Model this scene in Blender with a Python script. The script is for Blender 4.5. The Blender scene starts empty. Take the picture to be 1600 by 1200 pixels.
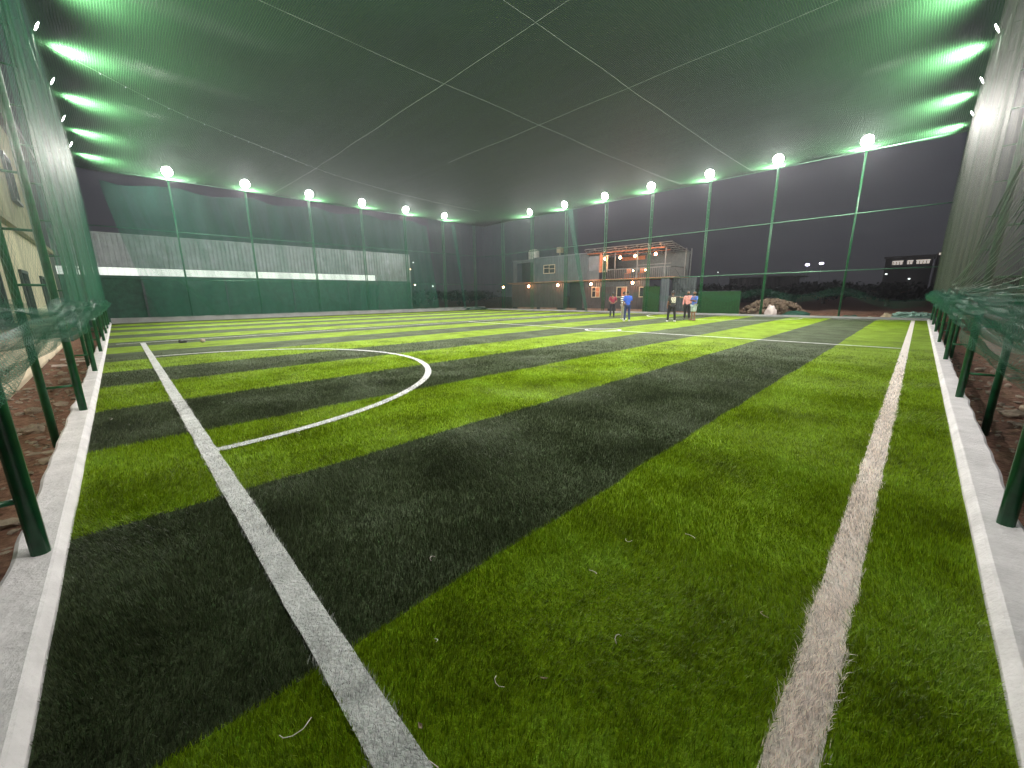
import bpy, bmesh, math, random
import numpy as np
from mathutils import Vector, Matrix, noise
random.seed(7); RNG = np.random.default_rng(11)
PI = math.pi
S = bpy.context.scene
COL = S.collection

# ------------------------------------------------------------------ camera
CAM_H = 1.5
pitch, yaw, roll = 0.22049, 0.79466, -0.00922
fw = Vector((math.cos(pitch)*math.cos(yaw), math.cos(pitch)*math.sin(yaw), -math.sin(pitch)))
r0 = Vector((math.sin(yaw), -math.cos(yaw), 0)); u0 = r0.cross(fw)
rt = math.cos(roll)*r0 + math.sin(roll)*u0; up = -math.sin(roll)*r0 + math.cos(roll)*u0
cd = bpy.data.cameras.new('camera'); cam = bpy.data.objects.new('camera', cd); COL.objects.link(cam)
M = Matrix.Identity(4)
for i in range(3):
    M[i][0], M[i][1], M[i][2] = rt[i], up[i], -fw[i]
M[2][3] = CAM_H
cam.matrix_world = M
cd.sensor_width = 36; cd.lens = 613.44/1600*36; cd.clip_start = 0.02; cd.clip_end = 1500
S.camera = cam

# ------------------------------------------------------------------ world: clouded night sky over a town
W = bpy.data.worlds.new('World'); S.world = W; W.use_nodes = True
wn = W.node_tree.nodes; wl = W.node_tree.links
bg = wn['Background']
tc = wn.new('ShaderNodeTexCoord'); sp = wn.new('ShaderNodeSeparateXYZ'); rp = wn.new('ShaderNodeValToRGB')
nz = wn.new('ShaderNodeTexNoise'); nz.inputs['Scale'].default_value = 2.2; nz.inputs['Detail'].default_value = 3
ad = wn.new('ShaderNodeMath'); ad.operation = 'MULTIPLY_ADD'; ad.inputs[1].default_value = .22
wl.new(tc.outputs['Generated'], sp.inputs[0]); wl.new(tc.outputs['Generated'], nz.inputs['Vector'])
wl.new(nz.outputs['Fac'], ad.inputs[0]); wl.new(sp.outputs['Z'], ad.inputs[2]); wl.new(ad.outputs[0], rp.inputs[0])
e = rp.color_ramp.elements
e[0].position = .06; e[0].color = (.038, .037, .041, 1); e[1].position = .6; e[1].color = (.040, .045, .056, 1)
wl.new(rp.outputs[0], bg.inputs['Color']); bg.inputs['Strength'].default_value = 1.0

S.view_settings.view_transform = 'Standard'; S.view_settings.look = 'None'
S.view_settings.exposure = 0; S.view_settings.gamma = 1
S.render.engine = 'CYCLES'
S.cycles.transparent_max_bounces = 32
S.cycles.max_bounces = 6; S.cycles.diffuse_bounces = 3; S.cycles.glossy_bounces = 2
S.cycles.sample_clamp_indirect = 4; S.cycles.use_light_tree = True
S.cycles.caustics_reflective = False; S.cycles.caustics_refractive = False
LAMP_W = 9000.0

# ------------------------------------------------------------------ materials
def newmat(name):
    m = bpy.data.materials.new(name); m.use_nodes = True
    nt = m.node_tree
    return m, nt, nt.nodes, nt.links, nt.nodes['Principled BSDF'], nt.nodes['Material Output']
def mth(nt, op, a, b=None, c=None):
    n = nt.nodes.new('ShaderNodeMath'); n.operation = op
    for i, v in enumerate((a, b, c)):
        if v is None: continue
        if isinstance(v, (int, float)): n.inputs[i].default_value = v
        else: nt.links.new(v, n.inputs[i])
    return n.outputs[0]
def noise_tex(nt, scale, detail=3, vec=None, rough=.55, dist=0):
    n = nt.nodes.new('ShaderNodeTexNoise'); n.inputs['Scale'].default_value = scale
    n.inputs['Detail'].default_value = detail; n.inputs['Roughness'].default_value = rough; n.inputs['Distortion'].default_value = dist
    if vec is None:
        t = nt.nodes.new('ShaderNodeTexCoord'); vec = t.outputs['Object']
    nt.links.new(vec, n.inputs['Vector'])
    return n.outputs['Fac']
def ramp(nt, fac, stops):
    r = nt.nodes.new('ShaderNodeValToRGB'); nt.links.new(fac, r.inputs[0]); el = r.color_ramp.elements
    while len(el) < len(stops): el.new(.5)
    for i, (p, c) in enumerate(stops):
        el[i].position = p; el[i].color = (*c, 1) if len(c) == 3 else c
    return r.outputs[0]
def mixc(nt, f, a, b, mode='MIX'):
    m = nt.nodes.new('ShaderNodeMix'); m.data_type = 'RGBA'; m.blend_type = mode
    for i, v in ((0, f), (6, a), (7, b)):
        if isinstance(v, (int, float)): m.inputs[i].default_value = v
        elif isinstance(v, tuple): m.inputs[i].default_value = (*v, 1)
        else: nt.links.new(v, m.inputs[i])
    return m.outputs[2]
def bump(nt, h, dist, strength=1.0):
    b = nt.nodes.new('ShaderNodeBump'); b.inputs['Distance'].default_value = dist; b.inputs['Strength'].default_value = strength
    nt.links.new(h, b.inputs['Height']); return b.outputs[0]
def simple(name, col, rough=.6, metal=0, var=.25, vs=6, bmp=0, bs=20, spec=.5):
    """plain surface whose own colour is mottled by stains and wear"""
    m, nt, N, L, b, o = newmat(name)
    f = noise_tex(nt, vs, 5)
    lo = tuple(c*(1-var) for c in col); hi = tuple(min(1, c*(1+var)) for c in col)
    L.new(ramp(nt, f, [(.3, lo), (.7, hi)]), b.inputs['Base Color'])
    b.inputs['Roughness'].default_value = rough; b.inputs['Metallic'].default_value = metal
    b.inputs['Specular IOR Level'].default_value = spec
    if bmp: L.new(bump(nt, noise_tex(nt, bs, 6), bmp), b.inputs['Normal'])
    return m
def emis(name, col, strength):
    m, nt, N, L, b, o = newmat(name)
    b.inputs['Base Color'].default_value = (*col, 1); b.inputs['Emission Color'].default_value = (*col, 1)
    b.inputs['Emission Strength'].default_value = strength
    return m

STRIPE0, STRIPE = 1.525, 2.045
LIME, DARK = (.19, .295, .006), (.066, .088, .042)
def turf_colour(nt, rnd=None):
    tcn = nt.nodes.new('ShaderNodeTexCoord'); P = tcn.outputs['Object']
    s = nt.nodes.new('ShaderNodeSeparateXYZ'); nt.links.new(P, s.inputs[0])
    wob = mth(nt, 'MULTIPLY_ADD', noise_tex(nt, .9, 3, P), .10, -.05)
    y = mth(nt, 'ADD', s.outputs['Y'], wob)
    k = mth(nt, 'FRACT', mth(nt, 'DIVIDE', mth(nt, 'ADD', y, 41*STRIPE-STRIPE0-STRIPE*.0), 2*STRIPE))
    isl = mth(nt, 'LESS_THAN', k, .5)       # which roll of turf lies here
    patch = noise_tex(nt, 1.3, 5, P, .6)
    fine = noise_tex(nt, 14, 4, P, .65)
    f = mth(nt, 'MULTIPLY_ADD', patch, .65, mth(nt, 'MULTIPLY', fine, .35))
    lim = ramp(nt, f, [(.36, tuple(c*.5 for c in LIME)), (.5, LIME), (.64, (.25, .40, .03))])
    drk = ramp(nt, f, [(.36, tuple(c*.5 for c in DARK)), (.5, DARK), (.64, (.105, .132, .078))])
    col = mixc(nt, isl, drk, lim)
    return col, P, fine
def mat_turf_sheet():
    m, nt, N, L, b, o = newmat('turf')
    col, P, fine = turf_colour(nt)
    g = noise_tex(nt, 60, 3, P, .7)
    col = mixc(nt, .55, col, mixc(nt, 1.0, col, ramp(nt, g, [(.3, (.35, .35, .35)), (.7, (1.35, 1.35, 1.35))]), 'MULTIPLY'))
    L.new(col, b.inputs['Base Color']); b.inputs['Roughness'].default_value = .8; b.inputs['Specular IOR Level'].default_value = .12
    hgt = mth(nt, 'ADD', mth(nt, 'MULTIPLY', g, .6), mth(nt, 'MULTIPLY', noise_tex(nt, 6, 5, P), .8))
    L.new(bump(nt, hgt, .035), b.inputs['Normal'])
    return m
def mat_blades(name, colfn):
    m, nt, N, L, b, o = newmat(name)
    col = colfn(nt)
    at = nt.nodes.new('ShaderNodeAttribute'); at.attribute_name = 'rnd'
    k = ramp(nt, at.outputs['Fac'], [(0, (.45, .45, .45)), (.6, (1, 1, 1)), (1, (1.5, 1.45, 1.35))])
    col = mixc(nt, 1.0, col, k, 'MULTIPLY')
    L.new(col, b.inputs['Base Color']); b.inputs['Roughness'].default_value = .42; b.inputs['Specular IOR Level'].default_value = .35
    tr = N.new('ShaderNodeBsdfTranslucent'); L.new(col, tr.inputs['Color'])
    mx = N.new('ShaderNodeMixShader'); mx.inputs[0].default_value = .3
    L.new(b.outputs[0], mx.inputs[1]); L.new(tr.outputs[0], mx.inputs[2]); L.new(mx.outputs[0], o.inputs['Surface'])
    return m
def white_turf(nt):
    f = noise_tex(nt, 9, 4)
    return ramp(nt, f, [(.3, (.46, .465, .47)), (.7, (.76, .76, .77))])
def warm_turf(nt):
    f = noise_tex(nt, 9, 4)
    return ramp(nt, f, [(.3, (.84, .74, .70)), (.7, (.98, .90, .86))])
def mat_line(name, fn):
    m, nt, N, L, b, o = newmat(name)
    L.new(fn(nt), b.inputs['Base Color']); b.inputs['Roughness'].default_value = .8
    L.new(bump(nt, noise_tex(nt, 60, 4), .03), b.inputs['Normal'])
    return m

def mat_net(name, col, cell=.045, wire=.09, extra=(.0, .0), streak=6.0, glow=.55, diamond=True, squash=1.0, through=None, warp=.3, along=False):
    """knotted net: threads on a see-through ground, thickened where folds of it lie over each other"""
    m, nt, N, L, b, o = newmat(name)
    uv = N.new('ShaderNodeUVMap'); s = N.new('ShaderNodeSeparateXYZ'); L.new(uv.outputs[0], s.inputs[0])
    wv = noise_tex(nt, 1.2, 2, uv.outputs[0])
    u = mth(nt, 'MULTIPLY_ADD', wv, warp, s.outputs['X']); v = mth(nt, 'MULTIPLY_ADD', wv, warp, s.outputs['Y'])
    if diamond:
        a = mth(nt, 'FRACT', mth(nt, 'DIVIDE', mth(nt, 'ADD', u, mth(nt, 'MULTIPLY', v, squash)), cell))
        c = mth(nt, 'FRACT', mth(nt, 'DIVIDE', mth(nt, 'SUBTRACT', mth(nt, 'ADD', u, 500.0), mth(nt, 'MULTIPLY', v, squash)), cell))
    else:
        a = mth(nt, 'FRACT', mth(nt, 'DIVIDE', u, cell)); c = mth(nt, 'FRACT', mth(nt, 'DIVIDE', v, cell))
    wires = mth(nt, 'MAXIMUM', mth(nt, 'LESS_THAN', a, wire), mth(nt, 'LESS_THAN', c, wire))
    mp = N.new('ShaderNodeMapping'); L.new(uv.outputs[0], mp.inputs[0]); mp.inputs['Scale'].default_value = (.5, streak, 1) if along else (streak, .12, 1)
    fold = noise_tex(nt, 1.0, 4, mp.outputs[0], .6)
    fr = ramp(nt, fold, [(.35, (extra[0],)*3), (.7, (extra[1],)*3)])
    alpha = mth(nt, 'MAXIMUM', wires, fr)
    df = N.new('ShaderNodeBsdfPrincipled'); df.inputs['Base Color'].default_value = (*col, 1); df.inputs['Roughness'].default_value = .5
    df.inputs['Specular IOR Level'].default_value = .4
    tl = N.new('ShaderNodeBsdfTranslucent'); tl.inputs['Color'].default_value = (*(through or [min(1, c*1.25) for c in col]), 1)
    m1 = N.new('ShaderNodeMixShader'); m1.inputs[0].default_value = glow
    L.new(df.outputs[0], m1.inputs[1]); L.new(tl.outputs[0], m1.inputs[2])
    tp = N.new('ShaderNodeBsdfTransparent')
    m2 = N.new('ShaderNodeMixShader'); L.new(alpha, m2.inputs[0]); L.new(tp.outputs[0], m2.inputs[1]); L.new(m1.outputs[0], m2.inputs[2])
    L.new(m2.outputs[0], o.inputs['Surface'])
    return m

def mat_corr(name, col, rough=.4, metal=.6, pitchm=.2, axis='Y', depth=.03, var=.2):
    m, nt, N, L, b, o = newmat(name)
    f = noise_tex(nt, 1.5, 5)
    L.new(ramp(nt, f, [(.3, tuple(c*(1-var) for c in col)), (.7, tuple(c*(1+var) for c in col))]), b.inputs['Base Color'])
    b.inputs['Roughness'].default_value = rough; b.inputs['Metallic'].default_value = metal
    L.new(bump(nt, noise_tex(nt, 5, 3), .03), b.inputs['Normal'])
    return m

MT = {}
MT['turf'] = mat_turf_sheet()
MT['blade'] = mat_blades('turf_fibres', lambda nt: mixc(nt, 1.0, turf_colour(nt)[0], (.95, .95, .97), 'MULTIPLY'))
MT['blade_w'] = mat_blades('white_fibres', white_turf)
MT['blade_warm'] = mat_blades('warm_white_fibres', warm_turf)
MT['line'] = mat_line('white_turf_line', white_turf)
MT['line_warm'] = mat_line('warm_white_turf_line', warm_turf)
MT['pipe'] = simple('green_enamel_pipe', (.012, .105, .040), .32, 0, .35, 9)
MT['rail'] = simple('green_pipe_painted_shine', (.09, .22, .14), .25, .3, .2, 9)  # paler than the poles: lamp spill put into the colour
MT['kerb'] = simple('whitewashed_concrete', (.64, .61, .63), .8, 0, .15, 5.0, .008, 30)
MT['kerb_dim'] = simple('grey_cement_kerb', (.27, .27, .27), .8, 0, .2, 1.5, .01, 20)
MT['ceil'] = mat_net('roof_netting', (.072, .072, .056), .06, .20, (.36, .50), 2.0, .5, False, through=(.021, .068, .027), warp=.06)
MT['net_near'] = mat_net('green_netting', (.02, .105, .062), .075, .075, (.0, .26), 3.0, .45)
MT['net_side'] = mat_net('grey_green_netting', (.062, .088, .056), .045, .12, (.10, .50), 2.0, .45)
MT['net_far'] = mat_net('hanging_green_netting', (.024, .18, .12), .05, .10, (.08, .46), 1.3, .5)
MT['net_thin'] = mat_net('thin_green_netting', (.02, .16, .09), .06, .05, (.0, .15), 1.3, .5)
MT['net_fold'] = mat_net('bunched_netting', (.02, .15, .095), .035, .28, (.2, .85), 4.0, .35)
MT['net_swag'] = mat_net('swagged_netting', (.03, .17, .11), .06, .14, (.0, .34), 22.0, .4, along=True)
MT['rope'] = simple('pale_rope', (.12, .15, .12), .7)
MT['strand'] = simple('stretched_net_cord', (.08, .15, .10), .6)
MT['lamp_case'] = simple('lamp_housing', (.05, .05, .05), .4, .5)
MT['lamp'] = emis('floodlight_glass', (1.0, .95, .88), 260)
MT['cream'] = simple('cream_render', (.80, .70, .52), .85, 0, .12, 1.2, .01, 30)
MT['olive'] = simple('olive_render_net_shade', (.34, .31, .20), .85, 0, .3, 1.0, .01, 30)  # upper wall tone: shade of the net put into the colour
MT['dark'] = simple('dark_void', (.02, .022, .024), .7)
MT['glass'] = simple('dark_glass', (.03, .035, .04), .12, 0, .1)
MT['tin'] = mat_corr('corrugated_tin', (.25, .265, .28), .30, .85)
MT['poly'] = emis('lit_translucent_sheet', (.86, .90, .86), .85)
MT['cont'] = mat_corr('grey_container_steel', (.09, .11, .125), .5, .2)
MT['cont_lt'] = mat_corr('pale_grey_sheet', (.15, .165, .19), .4, .2)
MT['cont_low'] = mat_corr('mauve_grey_sheet', (.06, .056, .056), .6, .1)
MT['plinth'] = simple('pinkish_plinth', (.24, .16, .12), .85, 0, .2, 2)
MT['frame_w'] = simple('cream_window_frame', (.5, .42, .3), .6)
MT['orange'] = simple('orange_paint_and_bulb_glow', (.42, .15, .07), .6, 0, .3)  # also carries bulb glow as colour on the beams and door jamb
MT['steel'] = simple('grey_steel', (.2, .2, .2), .45, .5)
MT['steel_dk'] = simple('dark_steel', (.07, .085, .09), .5, .4)
MT['astro'] = simple('green_grass_mat_cladding', (.009, .06, .012), .9, 0, .35, 8, .02, 60)
MT['tank'] = simple('white_water_tank', (.62, .60, .55), .6)
MT['bulb'] = emis('warm_bulb', (1.0, .42, .20), 70)
MT['bulb_y'] = emis('yellow_bulb', (1.0, .66, .30), 40)
MT['wire'] = simple('black_wire', (.02, .02, .02), .6)
MT['rock'] = simple('stone', (.30, .24, .19), .9, 0, .3, 3, .02, 20)
MT['rubble'] = simple('broken_stone', (.17, .12, .085), .9, 0, .3, 2, .03, 15)
MT['block'] = simple('cement_block', (.42, .40, .37), .9, 0, .2, 5, .01, 30)
MT['wood'] = simple('weathered_timber', (.33, .25, .18), .8, 0, .3, 5, .01, 30)
MT['tarp'] = simple('pale_green_tarpaulin', (.30, .45, .40), .6, 0, .25, 3, .02, 8)
MT['tarp_dk'] = simple('dark_green_tarpaulin', (.02, .09, .06), .6, 0, .3, 3, .02, 8)
MT['sack_w'] = simple('white_plastic_sack', (.70, .60, .58), .6, 0, .15, 5, .02, 10)
MT['sack_t'] = simple('tan_sack', (.45, .36, .25), .85, 0, .2, 5, .02, 10)
MT['far_bld'] = simple('dim_distant_wall', (.09, .085, .09), .9, 0, .15, .2)
MT['lit_win'] = emis('lit_far_window', (1.0, .88, .78), .5)
MT['far_lamp'] = emis('far_violet_lamp', (.85, .78, 1.0), 9)
MT['far_lamp_w'] = emis('far_white_lamp', (.9, 1.0, .95), 3)
MT['leaf'] = simple('shrub_leaf', (.075, .105, .035), .6, 0, .4, 3)
MT['tree_dk'] = simple('dark_tree_leaf', (.02, .022, .02), .8, 0, .3, 2)
MT['bark'] = simple('bark', (.10, .07, .05), .9)

def mat_soil():
    m, nt, N, L, b, o = newmat('red_soil')
    f = noise_tex(nt, 2.2, 8, None, .65); g = noise_tex(nt, 16, 5)
    c = ramp(nt, f, [(.3, (.11, .04, .026)), (.5, (.25, .105, .065)), (.72, (.40, .24, .16))])
    c = mixc(nt, .5, c, ramp(nt, g, [(.35, (.09, .04, .026)), (.65, (.46, .27, .19))]))
    L.new(c, b.inputs['Base Color']); b.inputs['Roughness'].default_value = .95
    L.new(bump(nt, noise_tex(nt, 12, 8, None, .7), .08), b.inputs['Normal'])
    return m
MT['soil'] = mat_soil()

# ------------------------------------------------------------------ mesh helpers
class MB:
    def __init__(s): s.v = []; s.f = []; s.uv = None
    def add(s, v, f):
        o = len(s.v); s.v += [tuple(p) for p in v]; s.f += [tuple(i+o for i in q) for q in f]; return s
    def box(s, x0, x1, y0, y1, z0, z1, bev=0):
        if bev > 0:
            bm = bmesh.new(); bmesh.ops.create_cube(bm, size=1)
            for v in bm.verts:
                v.co.x = (x0+x1)/2+v.co.x*(x1-x0); v.co.y = (y0+y1)/2+v.co.y*(y1-y0); v.co.z = (z0+z1)/2+v.co.z*(z1-z0)
            bmesh.ops.bevel(bm, geom=bm.edges[:], offset=bev, segments=2, affect='EDGES')
            bm.verts.index_update()
            s.add([v.co[:] for v in bm.verts], [[v.index for v in f.verts] for f in bm.faces]); bm.free(); return s
        return s.add([(x0,y0,z0),(x1,y0,z0),(x1,y1,z0),(x0,y1,z0),(x0,y0,z1),(x1,y0,z1),(x1,y1,z1),(x0,y1,z1)],
                     [(0,3,2,1),(4,5,6,7),(0,1,5,4),(1,2,6,5),(2,3,7,6),(3,0,4,7)])
    def tube(s, pts, r, n=8, cap=True):
        pts = [Vector(p) for p in pts]; rr = r if isinstance(r, (list, tuple)) else [r]*len(pts)
        rings = []; prev = None
        for i, p in enumerate(pts):
            t = (pts[min(i+1, len(pts)-1)]-pts[max(i-1, 0)]).normalized()
            if prev is None:
                a = Vector((0, 0, 1)) if abs(t.z) < .9 else Vector((1, 0, 0)); n1 = t.cross(a).normalized()
            else: n1 = (prev - t*prev.dot(t)).normalized()
            prev = n1; n2 = t.cross(n1)
            rings.append([p + (n1*math.cos(2*PI*k/n)+n2*math.sin(2*PI*k/n))*rr[i] for k in range(n)])
        v = [q for ring in rings for q in ring]; f = []
        for i in range(len(pts)-1):
            for k in range(n): f.append((i*n+k, i*n+(k+1) % n, (i+1)*n+(k+1) % n, (i+1)*n+k))
        if cap: f.append(tuple(range(n-1, -1, -1))); f.append(tuple((len(pts)-1)*n+k for k in range(n)))
        return s.add(v, f)
    def blob(s, c, r, sub=2, amp=.2, sc=2.0, seed=0, flat=None):
        bm = bmesh.new(); bmesh.ops.create_icosphere(bm, subdivisions=sub, radius=1)
        rx, ry, rz = r if isinstance(r, (tuple, list)) else (r, r, r)
        for v in bm.verts:
            d = 1+amp*noise.noise(v.co*sc+Vector((seed*3.1, seed*1.7, seed)))*2
            v.co = Vector((c[0]+v.co.x*rx*d, c[1]+v.co.y*ry*d, c[2]+v.co.z*rz*d))
            if flat is not None and v.co.z < flat: v.co.z = flat
        bm.verts.index_update()
        s.add([v.co[:] for v in bm.verts], [[v.index for v in f.verts] for f in bm.faces]); bm.free(); return s
    def lathe(s, prof, c, n=16):
        v = []; f = []
        for (r, z) in prof:
            for k in range(n): v.append((c[0]+r*math.cos(2*PI*k/n), c[1]+r*math.sin(2*PI*k/n), c[2]+z))
        for i in range(len(prof)-1):
            for k in range(n): f.append((i*n+k, i*n+(k+1) % n, (i+1)*n+(k+1) % n, (i+1)*n+k))
        return s.add(v, f)
    def build(s, name, mat, parent=None, smooth=False, loc=None):
        me = bpy.data.meshes.new(name); me.from_pydata(s.v, [], s.f); me.validate(); me.update()
        me.materials.append(MT[mat] if isinstance(mat, str) else mat)
        if smooth: me.shade_smooth()
        o = bpy.data.objects.new(name, me); COL.objects.link(o)
        if parent: o.parent = parent
        if loc: o.location = loc
        return o
def tag(o, label=None, cat=None, group=None, kind=None):
    if label: o['label'] = label
    if cat: o['category'] = cat
    if group: o['group'] = group
    if kind: o['kind'] = kind
    return o
def empty(name, loc, rz=0, **k):
    o = bpy.data.objects.new(name, None); COL.objects.link(o); o.location = loc; o.rotation_euler = (0, 0, rz); o.empty_display_size = .2
    return tag(o, **k)
def copy_tree(o, parent=None):
    c = o.copy(); COL.objects.link(c)
    if parent is not None: c.parent = parent
    for ch in KIDS.get(o.name, []): copy_tree(ch, c)
    return c
KIDS = {}
def kids(root):
    KIDS[root.name] = [o for o in bpy.data.objects if o.parent == root]
    for k in KIDS[root.name]: KIDS[k.name] = [o for o in bpy.data.objects if o.parent == k]
def struct(o, label, cat): return tag(o, label, cat, kind='structure')

def grid_net(name, mat, P, nu, nv, su, sv, parent=None):
    """P(i/nu, j/nv) -> point; UV in metres"""
    v = [P(i/nu, j/nv) for j in range(nv+1) for i in range(nu+1)]
    f = [(j*(nu+1)+i, j*(nu+1)+i+1, (j+1)*(nu+1)+i+1, (j+1)*(nu+1)+i) for j in range(nv) for i in range(nu)]
    me = bpy.data.meshes.new(name); me.from_pydata(v, [], f)
    uvl = me.uv_layers.new(name='UVMap'); li = np.zeros(len(me.loops), dtype=np.int32); me.loops.foreach_get('vertex_index', li)
    uv = np.stack([(li % (nu+1))/nu*su, (li//(nu+1))/nv*sv], 1).astype(np.float32); uvl.data.foreach_set('uv', uv.ravel())
    me.materials.append(MT[mat]); me.shade_smooth(); me.update()
    o = bpy.data.objects.new(name, me); COL.objects.link(o)
    if parent: o.parent = parent
    return o

# ================================================================== SETTING
XE, YE = 31.15, 36.2            # planes of the far end and far side pole rows
GX, PL, TY, PW, DR = .4158, 28.74, .0677, 18.70, 4.675
CX, CY = GX+PL/2, TY+PW/2

# ground: one sheet to the horizon, finer and uneven close by
def ground():
    xs = sorted(set([-600, -300, -120, -60, -30, -18] + [-12+.6*i for i in range(20)] + [0, 6, 12, 18, 24, 30] + [31+.7*i for i in range(20)] + [50, 70, 120, 300, 600]))
    v = []; f = []
    for y in xs:
        for x in xs:
            h = -.36
            if not (0 <= x <= 30.5 and 0 <= y <= 35.5):
                h += .10*noise.noise(Vector((x*.9, y*.9, 3)))+.05*noise.noise(Vector((x*2.3, y*2.3, 8)))
                h += min(.35, max(0, -.12*min(x+1.6, y+1.5)))*.6 if (x < 60 and y < 60) else 0
            else: h = -.5
            v.append((x, y, h))
    n = len(xs)
    for j in range(n-1):
        for i in range(n-1): f.append((j*n+i, j*n+i+1, (j+1)*n+i+1, (j+1)*n+i))
    m = MB(); m.add(v, f); o = m.build('ground', 'soil', smooth=True); struct(o, 'bare red soil around the turf pitch', 'ground')
ground()

m = MB(); nx, ny = 40, 46
v = []; f = []
for j in range(ny+1):
    for i in range(nx+1): v.append((-.47+(XE-.36+.47)*i/nx, -.465+(36.0+.465)*j/ny, 0))
for j in range(ny):
    for i in range(nx): f.append((j*(nx+1)+i, j*(nx+1)+i+1, (j+1)*(nx+1)+i+1, (j+1)*(nx+1)+i))
m.add(v, f); struct(m.build('turf', 'turf'), 'artificial turf pitch in lime and dark green stripes', 'turf')

# painted lines, each a sheet 4 mm above the turf
LINES = []      # (name, test(x,y)->bool) for the fibres
def strip(name, label, x0, x1, y0, y1, z=.004, mat='line', wob=.006):
    n = max(2, int(max(x1-x0, y1-y0)/.12)); v = []; f = []
    for i in range(n+1):
        t = i/n; a = wob*noise.noise(Vector((t*n*.55, y0*3+1, 0))); b = wob*noise.noise(Vector((t*n*.55, y1*3+9, 5)))
        if x1-x0 > y1-y0: v += [(x0+(x1-x0)*t, y0+a, z), (x0+(x1-x0)*t, y1+b, z)]
        else: v += [(x1+b, y0+(y1-y0)*t, z), (x0+a, y0+(y1-y0)*t, z)]
    for i in range(n): f.append((2*i, 2*i+2, 2*i+3, 2*i+1))
    m = MB(); m.add(v, f); o = m.build(name, mat); struct(o, label, 'pitch line'); return o
def ring(name, label, cx, cy, r, w, a0, a1, z=.016, n=120):
    v = []; f = []
    for i in range(n+1):
        a = a0+(a1-a0)*i/n
        for q in (r-w/2, r+w/2): v.append((cx+q*math.cos(a), cy+q*math.sin(a), z))
    for i in range(n): f.append((2*i, 2*i+1, 2*i+3, 2*i+2))
    m = MB(); m.add(v, f); o = m.build(name, 'line'); struct(o, label, 'pitch line'); return o
strip('touchline', 'broad warm white touchline along the right edge of the turf', .0, GX+PL+1.3, TY-.07, TY+.075, .004, 'line_warm')
strip('goal_line', 'broad greyish white goal line running away up the left of the turf', GX-.065, GX+.07, -.44, TY+PW+.05, .02)
strip('far_touchline', 'thin white touchline crossing the turf beyond the penalty arc', -.25, GX+PL, TY+PW-.04, TY+PW+.05, .034)
strip('far_goal_line', 'thin white goal line in front of the far kerb', GX+PL-.05, GX+PL+.05, TY+.07, TY+PW, .03)
strip('halfway_line', 'thin white halfway line crossing the middle of the turf', CX-.06, CX+.06, TY+.075, TY+PW, .034)
ring('penalty_arc', 'large white half circle joined to the near goal line', GX, CY, DR, .12, -PI/2+.014, PI/2-.014)
ring('far_penalty_arc', 'white half circle behind the standing people at the far goal', GX+PL, CY, DR, .10, PI/2+.01, 1.5*PI-.01, .034)
ring('centre_circle', 'small white ring on the halfway line', CX, CY, .72, .12, 0, 2*PI, .038, 48)
strip('far_strip_line', 'faint white line on the strip of turf beyond the far touchline', 2.2, 24, 27.9, 27.97, .034)

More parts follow.
